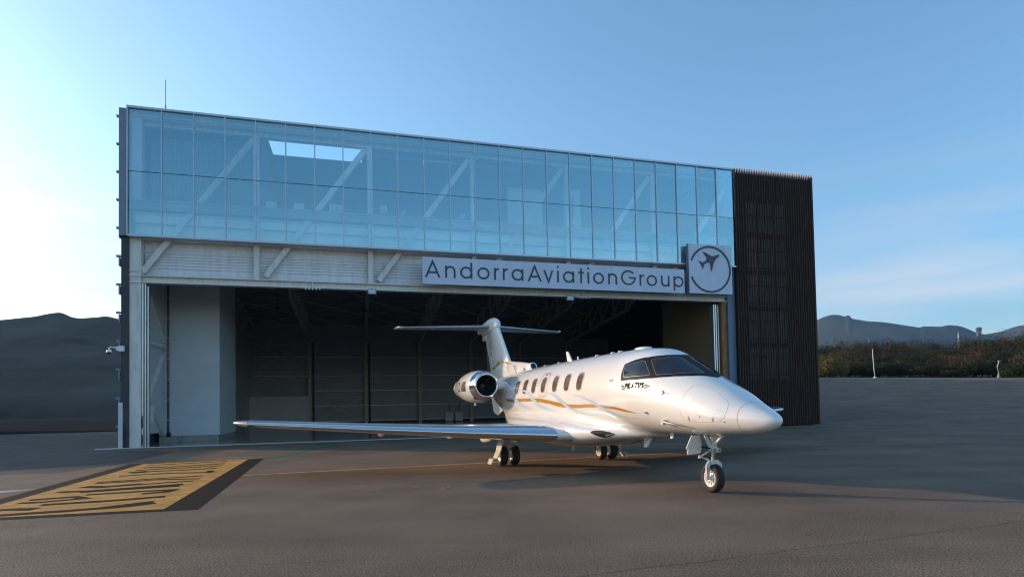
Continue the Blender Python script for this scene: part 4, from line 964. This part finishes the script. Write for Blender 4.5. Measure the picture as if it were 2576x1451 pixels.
MT['wpaint']=mat('pale_line_marking',(.42,.42,.43),.7,noise_amt=.25,noise_scale=2)
MT['crack']=mat('sealed_crack',(.045,.038,.034),.8)
flat('marking_border',[[(3.22,-10.05),(7.21,-9.89),(7.73,-21.08),(3.6,-20.86)]],'bpaint',.004)
flat('marking_field',[[(3.69,-10.3),(6.75,-9.99),(7.15,-20.82),(3.98,-20.62)]],'ypaint',.008)
# worn characters of the marking, read from the far side
rb=[]
for q,w in (([(4.0,-10.9),(5.2,-10.75),(6.2,-10.6)],.10),([(4.1,-11.7),(5.0,-11.9),(6.3,-11.5)],.10),([(4.2,-12.6),(6.4,-12.3)],.09),([(4.35,-13.25),(6.4,-13.1)],.11),([(4.35,-13.05),(4.6,-13.45)],.24),
            ([(4.3,-14.2),(5.4,-14.0),(6.45,-14.3),(6.4,-13.8)],.09),([(4.3,-15.6),(5.3,-15.4),(6.5,-15.2)],.09),([(4.35,-15.9),(5.6,-15.65),(6.6,-15.9)],.08),([(4.35,-16.5),(4.8,-16.75),(5.5,-16.5)],.17),([(5.4,-16.6),(6.55,-16.35)],.09),
            ([(4.2,-17.35),(4.8,-17.4),(6.5,-17.0)],.13),([(4.7,-17.6),(6.5,-17.3)],.09),([(5.0,-18.1),(6.0,-18.0),(6.55,-18.0),(6.5,-18.3),(6.1,-18.45)],.11),([(4.2,-18.5),(4.9,-18.35),(5.2,-18.7),(4.5,-18.95),(4.2,-18.9)],.10),([(4.75,-19.35),(5.8,-19.3),(6.7,-19.1)],.12),
            ([(4.0,-19.8),(4.5,-19.75),(4.9,-19.9)],.14),([(3.9,-20.5),(4.5,-20.45),(5.6,-20.35),(6.4,-20.2),(6.75,-19.95)],.13),([(6.0,-20.2),(6.7,-19.75)],.10)):
    rb+=[[tuple(p) for p in z] for z in ribbon(q,w*1.9)]
flat('marking_lettering',rb,'bpaint',.012)
flat('taxi_line',[[(7.5,-15.60),(7.5,-15.46),(13,-15.21),(19.5,-14.92),(22,-14.8),(22,-14.94),(19.5,-15.06),(13,-15.35)]],'lpaint',.006)
flat('green_line',[[(7.21,-9.95),(8.0,-7.0),(8.45,-5.0),(9.2,-2.5),(9.5,-2.5),(8.8,-5.0),(8.35,-7.2),(7.6,-9.95)]],'gpaint',.006)
flat('apron_edge_strip',[[(-1.3,-.30),(32.6,-.30),(32.6,-.22),(-1.3,-.22)]],'wpaint',.004)
flat('pale_line',[[(-12,-18.6),(-12,-19.3),(3.1,-16.75),(3.4,-16.35)]],'wpaint',.0035)
MT['asph_shade']=mat('shaded_asphalt',(.095,.085,.08),.9,spec=.1,noise_amt=.3,noise_scale=.8,bump=.3,bscale=40)
flat('apron_shade_sheet',[[(-140,-9.2),(2.2,-12.2),(2.9,-9.8),(3.0,-4),(-.6,-.35),(-.6,60),(-140,60)]],'asph_shade',.0025)  # shade on the left apron, painted as a darker sheet
def gline(name,pts,w,m,z=.003):
    mb=MB(); q=ribbon(pts,w); mb.add([(p[0],p[1],z+gh(p[0],p[1])) for r in q for p in r],[(4*k,4*k+1,4*k+2,4*k+3) for k in range(len(q))]); return kind(mb.build(name,m),'structure')
rnd=random.Random(8)
def wob(a,b,n,amp): 
    a=Vector(a);b=Vector(b);d=(b-a);nn=Vector((-d.y,d.x)).normalized(); return [tuple(a+d*(k/n)+nn*rnd.uniform(-amp,amp)) for k in range(n+1)]
gline('apron_joint',wob((-2.5,18.7),(14,23.2),30,.02),.03,'crack')
gline('apron_crack',wob((-5.2,6.35),(-2.2,6.75),14,.03),.009,'crack')
gline('apron_crack',wob((-.2,5.75),(6.6,8.2),30,.03),.010,'crack')
gline('apron_crack',wob((-12,16.0),(4,16.1),40,.03),.018,'crack')
gline('apron_crack',wob((-4.7,11.9),(1.7,14.6),30,.04),.014,'crack')
gline('far_white_line',[(-150,78),(-79,89.2),(-70,104),(-40,150)],.9,'wpaint',.02)
# small dry weeds in the cracks: litter-sized, one object each
MT['straw']=mat('dry_straw',(.42,.27,.12),.8)
for i,(x,y) in enumerate(((-2.62,12.7),(-3.35,12.35),(-1.95,12.45),(.72,13.9))):
    m=MB()
    for k in range(26):
        a=rnd.random()*6.28;r=rnd.random()**.6*.07; m.bar((r*math.cos(a),r*math.sin(a)*.6,.0),(r*math.cos(a)*1.4+rnd.uniform(-.05,.05),r*math.sin(a)+rnd.uniform(-.03,.03),rnd.random()*.035+.004),.004,.004)
    o=m.build('dry_weed','straw'); o.location=(x,y,.002); tag(o,['tiny tuft of dry straw on the asphalt left of the main wheels, middle of three','tiny tuft of dry straw on the asphalt, leftmost','tiny tuft of dry straw on the asphalt, third from the left','tiny tuft of dry straw on the asphalt below the far main wheels'][i],'weed','dry weeds on the apron')
MT['farshade']=mat('far_ground_shade',(.030,.030,.030),1.0,spec=0,col2=(.040,.040,.040),noise_scale=.15)
flat('far_shade_sheet',[[(-400,40),(-9,30),(-.6,36),(-.6,400),(-400,700)]],'farshade',.05)  # dark sheet painting the far-left ground as if in shade
# ---------------------------------------------------------------- hills
def hillmat(name,c1,c2,sc):
    m=mat(name,c1,1.0,spec=0,col2=c2,noise_scale=sc); 
    return m
MT['hl']=hillmat('left_hill_scrub',(.022,.024,.018),(.085,.078,.062),.018)
MT['hr']=hillmat('right_hill_scrub',(.03,.045,.045),(.075,.075,.05),.004)
def pix(x,y): 
    u=(x-1354.28)/1526.84; v=-(y-967.93)/1526.84
    d=rt*u+up*v+fw; return d
def ridge(name,prof,dist,depth,base,m,seed,rough=1.0,ex=1.35):
    "terrain with the photographed skyline, running from the ridge down to the plain"
    ns=200; rows=26; xs_=[p[0] for p in prof]; ys_=[p[1] for p in prof]; bm=bmesh.new(); G=[]
    for i in range(ns+1):
        px=xs_[0]+(xs_[-1]-xs_[0])*i/ns; py=float(pchip(xs_,ys_,px)); d=pix(px,py)
        pys=float(np.mean([pchip(xs_,ys_,px+q) for q in np.linspace(-260,260,31)]))+14; d2=pix(px,pys); tops=d2.z/math.hypot(d2.x,d2.y)*dist+1.68; h=math.hypot(d.x,d.y); az=(d.x/h,d.y/h); top=d.z/h*dist+1.68; row=[]
        for j in range(rows+1):
            u=j/rows; r=dist-depth*u; x,y=az[0]*r,az[1]*r
            n1=noise.fractal(Vector((x/260+seed,y/260,0)),1.0,2.0,5); n2=noise.fractal(Vector((x/60+seed,y/60,3)),1.0,2.0,4)
            pro=(1-u)**ex
            tt=top+(tops-top)*sm(u/.13); z=base+(tt-base)*pro+n2*1.2*rough*(1 if j<rows-1 else 0)+(n1*.09*(top-base)+n2*.02*(top-base)*rough)*math.sin(math.pi*min(u*1.0,1))**.8*(1-u)**.5
            if j==rows: z=base-6
            row.append(bm.verts.new((x,y,z)))
        # back slope
        r=dist+depth*.8; row.insert(0,bm.verts.new((az[0]*r,az[1]*r,base-8))); G.append(row)
    for i in range(ns):
        for j in range(len(G[0])-1): f=bm.faces.new((G[i][j],G[i+1][j],G[i+1][j+1],G[i][j+1])); f.smooth=True
    me=bpy.data.meshes.new(name); bm.to_mesh(me); bm.free(); me.materials.append(MT[m]); o=bpy.data.objects.new(name,me); C.objects.link(o); return kind(o,'structure')
def cv(pts,ox,oy,sc): return [((ox+a/sc)/1.59006,(oy+b/sc)/1.59006) for a,b in pts]
LP=cv([(-500,330),(-250,285),(0,268),(150,255),(300,238),(400,220),(495,210),(550,228),(600,250),(660,258),(760,250),(830,243),(870,237),(985,258),(1300,330),(1900,470),(2600,600)],0,1150,2.0729)
RP=cv([(-500,520),(-200,420),(100,370),(415,340),(500,305),(600,280),(660,283),(720,297),(760,285),(800,322),(860,333),(940,345),(1100,355),(1250,375),(1400,400),(1500,412),(1540,400),(1700,402),(1800,388),(1900,397),(2000,430),(2100,470),(2200,487),(2350,525),(2600,590),(3000,640)],3100,1150,2.5864)
RP2=cv([(1300,560),(1700,530),(2000,510),(2200,478),(2350,450),(2450,415),(2540,393),(2700,380),(3000,400),(3400,440)],3100,1150,2.5864)
ridge('hill_left',LP,520,215,0,'hl',1.0,.5,1.0)
ridge('hill_right',RP,2100,1100,10,'hr',7.0,.6)
ridge('hill_right_far',RP2,2600,1200,10,'hr',11.0,.6)
# ---------------------------------------------------------------- wood
def leafmat():
    m=bpy.data.materials.new('wood_foliage'); m.use_nodes=True; t=m.node_tree; b=t.nodes['Principled BSDF']; A=t.nodes.new; Lk=t.links.new
    at=A('ShaderNodeAttribute'); at.attribute_name='Col'; Lk(at.outputs['Color'],b.inputs['Base Color']); b.inputs['Roughness'].default_value=.8; b.inputs['Specular IOR Level'].default_value=.2
    return m
MT['leaf']=leafmat(); MT['bark']=mat('bark',(.07,.055,.04),.9)
def crown(V,F,K,c,rx,ry,rz,n,size,colr,rnd):
    # a few lobes, leaves scattered on and inside each lobe
    lobes=[(Vector((rnd.uniform(-.55,.55)*rx,rnd.uniform(-.55,.55)*ry,rnd.uniform(-.2,.55)*rz)),rnd.uniform(.40,.66)) for _ in range(6)]+[(Vector((0,0,0)),.72)]
    for k in range(n):
        lo,lr=lobes[rnd.randrange(len(lobes))]
        d=Vector((rnd.gauss(0,1),rnd.gauss(0,1),rnd.gauss(0,1))).normalized(); q=rnd.random()**.25
        p=Vector((d.x*rx*lr*q,d.y*ry*lr*q,d.z*rz*lr*q))+lo+Vector(c)
        a=Vector((rnd.gauss(0,1),rnd.gauss(0,1),rnd.gauss(0,1))).normalized()*size*rnd.uniform(.6,1.3); bb=a.cross(d+Vector((.1,.2,.3))).normalized()*size*rnd.uniform(.5,1)
        i=len(V); V+= [p-a*.5-bb*.5,p+a*.5-bb*.2,p+bb*.7]; F.append((i,i+1,i+2)); g=rnd.uniform(.7,1.35); K.append(tuple(x*g for x in colr))
def leafobj(name,V,F,K,extra=None,parent=None):
    me=bpy.data.meshes.new(name); me.from_pydata([tuple(v) for v in V],[],F); me.materials.append(MT['leaf'])
    ca=me.color_attributes.new('Col','FLOAT_COLOR','CORNER'); arr=np.repeat(np.array([(*k,1) for k in K],dtype=np.float32),3,axis=0); ca.data.foreach_set('color',arr.ravel())
    me.update(); o=bpy.data.objects.new(name,me); C.objects.link(o); o.parent=parent; return o
def dirgnd(px,dist):
    d=pix(px,950); h=math.hypot(d.x,d.y); x,y=d.x/h*dist,d.y/h*dist; return x,y,gh(x,y)
rnd=random.Random(21); V=[];F=[];K=[]
def topy(px): return float(pchip([1900,2053,2119,2200,2290,2351,2400,2460,2520,2576,2700],[880,876,862,867,865,870,864,857,849,841,833],px))
for row,(d0,frac,n_) in enumerate(((121,.52,44),(126,.72,40),(133,.88,38),(142,1.0,40),(156,1.0,34))):
    for i in range(n_):
        px=1930+(2760-1930)*(i+rnd.random()*.8)/n_; dist=d0+rnd.uniform(-3,3); x,y,z=dirgnd(px,dist)
        dd=pix(px,topy(px)); hh=math.hypot(dd.x,dd.y); ztop=1.68+dd.z/hh*dist; H=max((ztop-z)*frac*(rnd.uniform(.86,1.03) if row<3 else rnd.uniform(.95,1.16)),2.0)
        if row==0 and rnd.random()<.30: H*=.6
        r=rnd.uniform(2.4,3.8)
        if 2370<px<2500 and row==1: cc=(.12,.045,.028) if rnd.random()<.6 else (.08,.05,.025)
        elif px<2130 and row<3: cc=(.10,.08,.026)
        else: cc=rnd.choice([(.046,.044,.016),(.036,.040,.015),(.062,.048,.018),(.032,.032,.013)])
        crown(V,F,K,(x,y,z+H*.52),r,r,H*.55,3000,.21,cc,rnd)
wo=leafobj('wood',V,F,K); kind(wo,'stuff'); 
m=MB()
for i in range(60):
    px=1940+800*i/60+rnd.uniform(-4,4); x,y,z=dirgnd(px,124+rnd.uniform(-3,8)); m.tube([(x,y,z-.3),(x+rnd.uniform(-.4,.4),y,z+3)],[.16,.08],6)
o=m.build('wood_trunks','bark'); kind(o,'stuff'); 
# ground under the wood
MT['grass']=mat('dark_grass',(.035,.045,.016),1.0,spec=0,col2=(.03,.035,.015),noise_scale=.8)
mb=MB(); P_=[]
for d in (117,121,140,175,260):
    P_.append([(dirgnd(1900+20*k,d)[0],dirgnd(1900+20*k,d)[1],dirgnd(1900+20*k,d)[2]+.05+(.3 if d>117 else 0)) for k in range(48)])
mb.loft(P_,cap=False,close=False); kind(mb.build('grass_verge','grass'),'structure')
# clipped hedge at the right edge
V=[];F=[];K=[]
for k in range(34):
    px=2528+k*4.2; x,y,z=dirgnd(px,112); crown(V,F,K,(x,y,z+.95),1.0,1.1,1.15,420,.16,(.03,.055,.018),rnd)
o=leafobj('hedge',V,F,K); tag(o,'low dark green clipped hedge at the right edge of the apron','hedge')
# bright bushes in front of the wood
for i,(px,H,r) in enumerate(((2080,3.6,2.6),(2106,2.7,2.0),(2066,2.2,1.8))):
    x,y,z=dirgnd(px,115+i); b=empty('bush',['olive bush against the wood, tallest of the three by the slatted corner','rounded olive bush right of the tallest one at the edge of the wood','small olive bush closest to the slatted corner'][i],'bush',(x,y,z),group='olive bushes in front of the wood')
    V=[];F=[];K=[]; crown(V,F,K,(0,0,H*.5),r,r,H*.52,2600,.24,(.15,.12,.035),rnd); leafobj('foliage',V,F,K,parent=b); MB().tube([(0,0,-.2),(0,0,H*.5)],[.12,.06],6).build('stem','bark',b)
# lamp post, markers, masts
x,y,z=dirgnd(2199,105); z=gh(x,y); o=empty('lamp_post','thin white slightly curved post standing alone on the apron in front of the wood','post',(x,y,z))
MB().tube([(.15,0,0),(.02,0,1.3),(-.05,0,2.8),(-.08,0,4.35)],[.06,.055,.05,.045],8).build('pole','plas',o); MB().box(-.16,-.02,-.05,.05,4.28,4.36).build('cap','plas',o); MB().box(-.02,.3,-.18,.18,-.05,.12).build('base','plas',o)
x,y,z=dirgnd(2513,113); o=empty('marker_post','small pale marker post beside the hedge','marker',(x,y,z)); MB().lathe([(0,.25),(.5,.13),(.9,.08)],(0,0,0),10,ax='z').build('base','conc',o); MB().tube([(0,0,.8),(-.2,0,1.6),(.15,0,2.4)],.05,8).build('pole','plas',o); MB().box(.0,.32,-.1,.1,2.3,2.55).build('head','conc',o)
def tower(px,py0,py1,dist,wid,label,cat,name,m='plas',lattice=True):
    d=pix(px,py0);h=math.hypot(d.x,d.y);x,y,z0=d.x/h*dist,d.y/h*dist,1.68+d.z/h*dist; d=pix(px,py1);z1=1.68+d.z/math.hypot(d.x,d.y)*dist; H=z1-z0
    o=empty(name,label,cat,(x,y,z0)); mb=MB()
    if lattice:
        for a,b in ((-1,-1),(1,-1),(1,1),(-1,1)): mb.bar((a*wid,b*wid,-4),(a*wid*.2,b*wid*.2,H),wid*.25,wid*.25)
        for k in range(8):
            u=k/8;w1=wid*(1-.8*u);w2=wid*(1-.8*(u+.125)); mb.bar((-w1,-w1,H*u),(w2,-w2,H*(u+.125)),wid*.15,wid*.15); mb.bar((w1,w1,H*u),(-w2,w2,H*(u+.125)),wid*.15,wid*.15)
        mb.build('mast',m,o); MB().tube([(0,0,H),(0,0,H*1.12)],wid*.15,6).build('tip',m,o)
    else:
        mb.lathe([(-6,wid*.8),(0,wid*.75),(H*.55,wid*.8),(H*.6,wid),(H*.9,wid),(H*.95,wid*.6)],(0,0,0),10,ax='z').build('body',m,o) if False else None
        mb=MB(); mb.box(-wid*.7,wid*.5,-wid*.6,wid*.6,-6,H*.92).box(-wid,-wid*.5,-wid*.4,wid*.4,H*.3,H*.8); mb.build('body',m,o)
        MB().box(wid*.5,wid*.95,-wid*.3,wid*.3,H*.35,H*.7).box(wid*.7,wid*1.0,-wid*.2,wid*.2,H*.6,H*.85).build('side_platform',m,o); MB().box(-wid*.2,wid*.1,-wid*.2,wid*.2,H*.9,H).build('top','col',o)
    return o
tower(2412,872,838,330,.42,'tall pale lattice mast rising behind the right part of the wood','mast','lattice_mast','mull')
tower(2237,868,857,300,.3,'short pale mast with a white base behind the middle of the wood','mast','lattice_mast','mull')
tower(2185,866,852,300,.35,'thin grey mast just left of the white-based one behind the wood','mast','lattice_mast','greyp')
tower(2463,838,822,1750,6,'small dark watchtower on the skyline of the right-hand mountain','tower','watchtower','greyd',False)
# ---------------------------------------------------------------- haze
hz=MB().box(-4500,4500,-500,5200,-40,760).build('haze','black'); hm=bpy.data.materials.new('haze'); hm.use_nodes=True; t=hm.node_tree; t.nodes.clear(); oo=t.nodes.new('ShaderNodeOutputMaterial'); pv=t.nodes.new('ShaderNodeVolumePrincipled')
pv.inputs['Color'].default_value=(.35,.62,1,1); pv.inputs['Density'].default_value=.00013; pv.inputs['Anisotropy'].default_value=.2; t.links.new(pv.outputs[0],oo.inputs['Volume']); hz.data.materials.clear(); hz.data.materials.append(hm); kind(hz,'stuff')
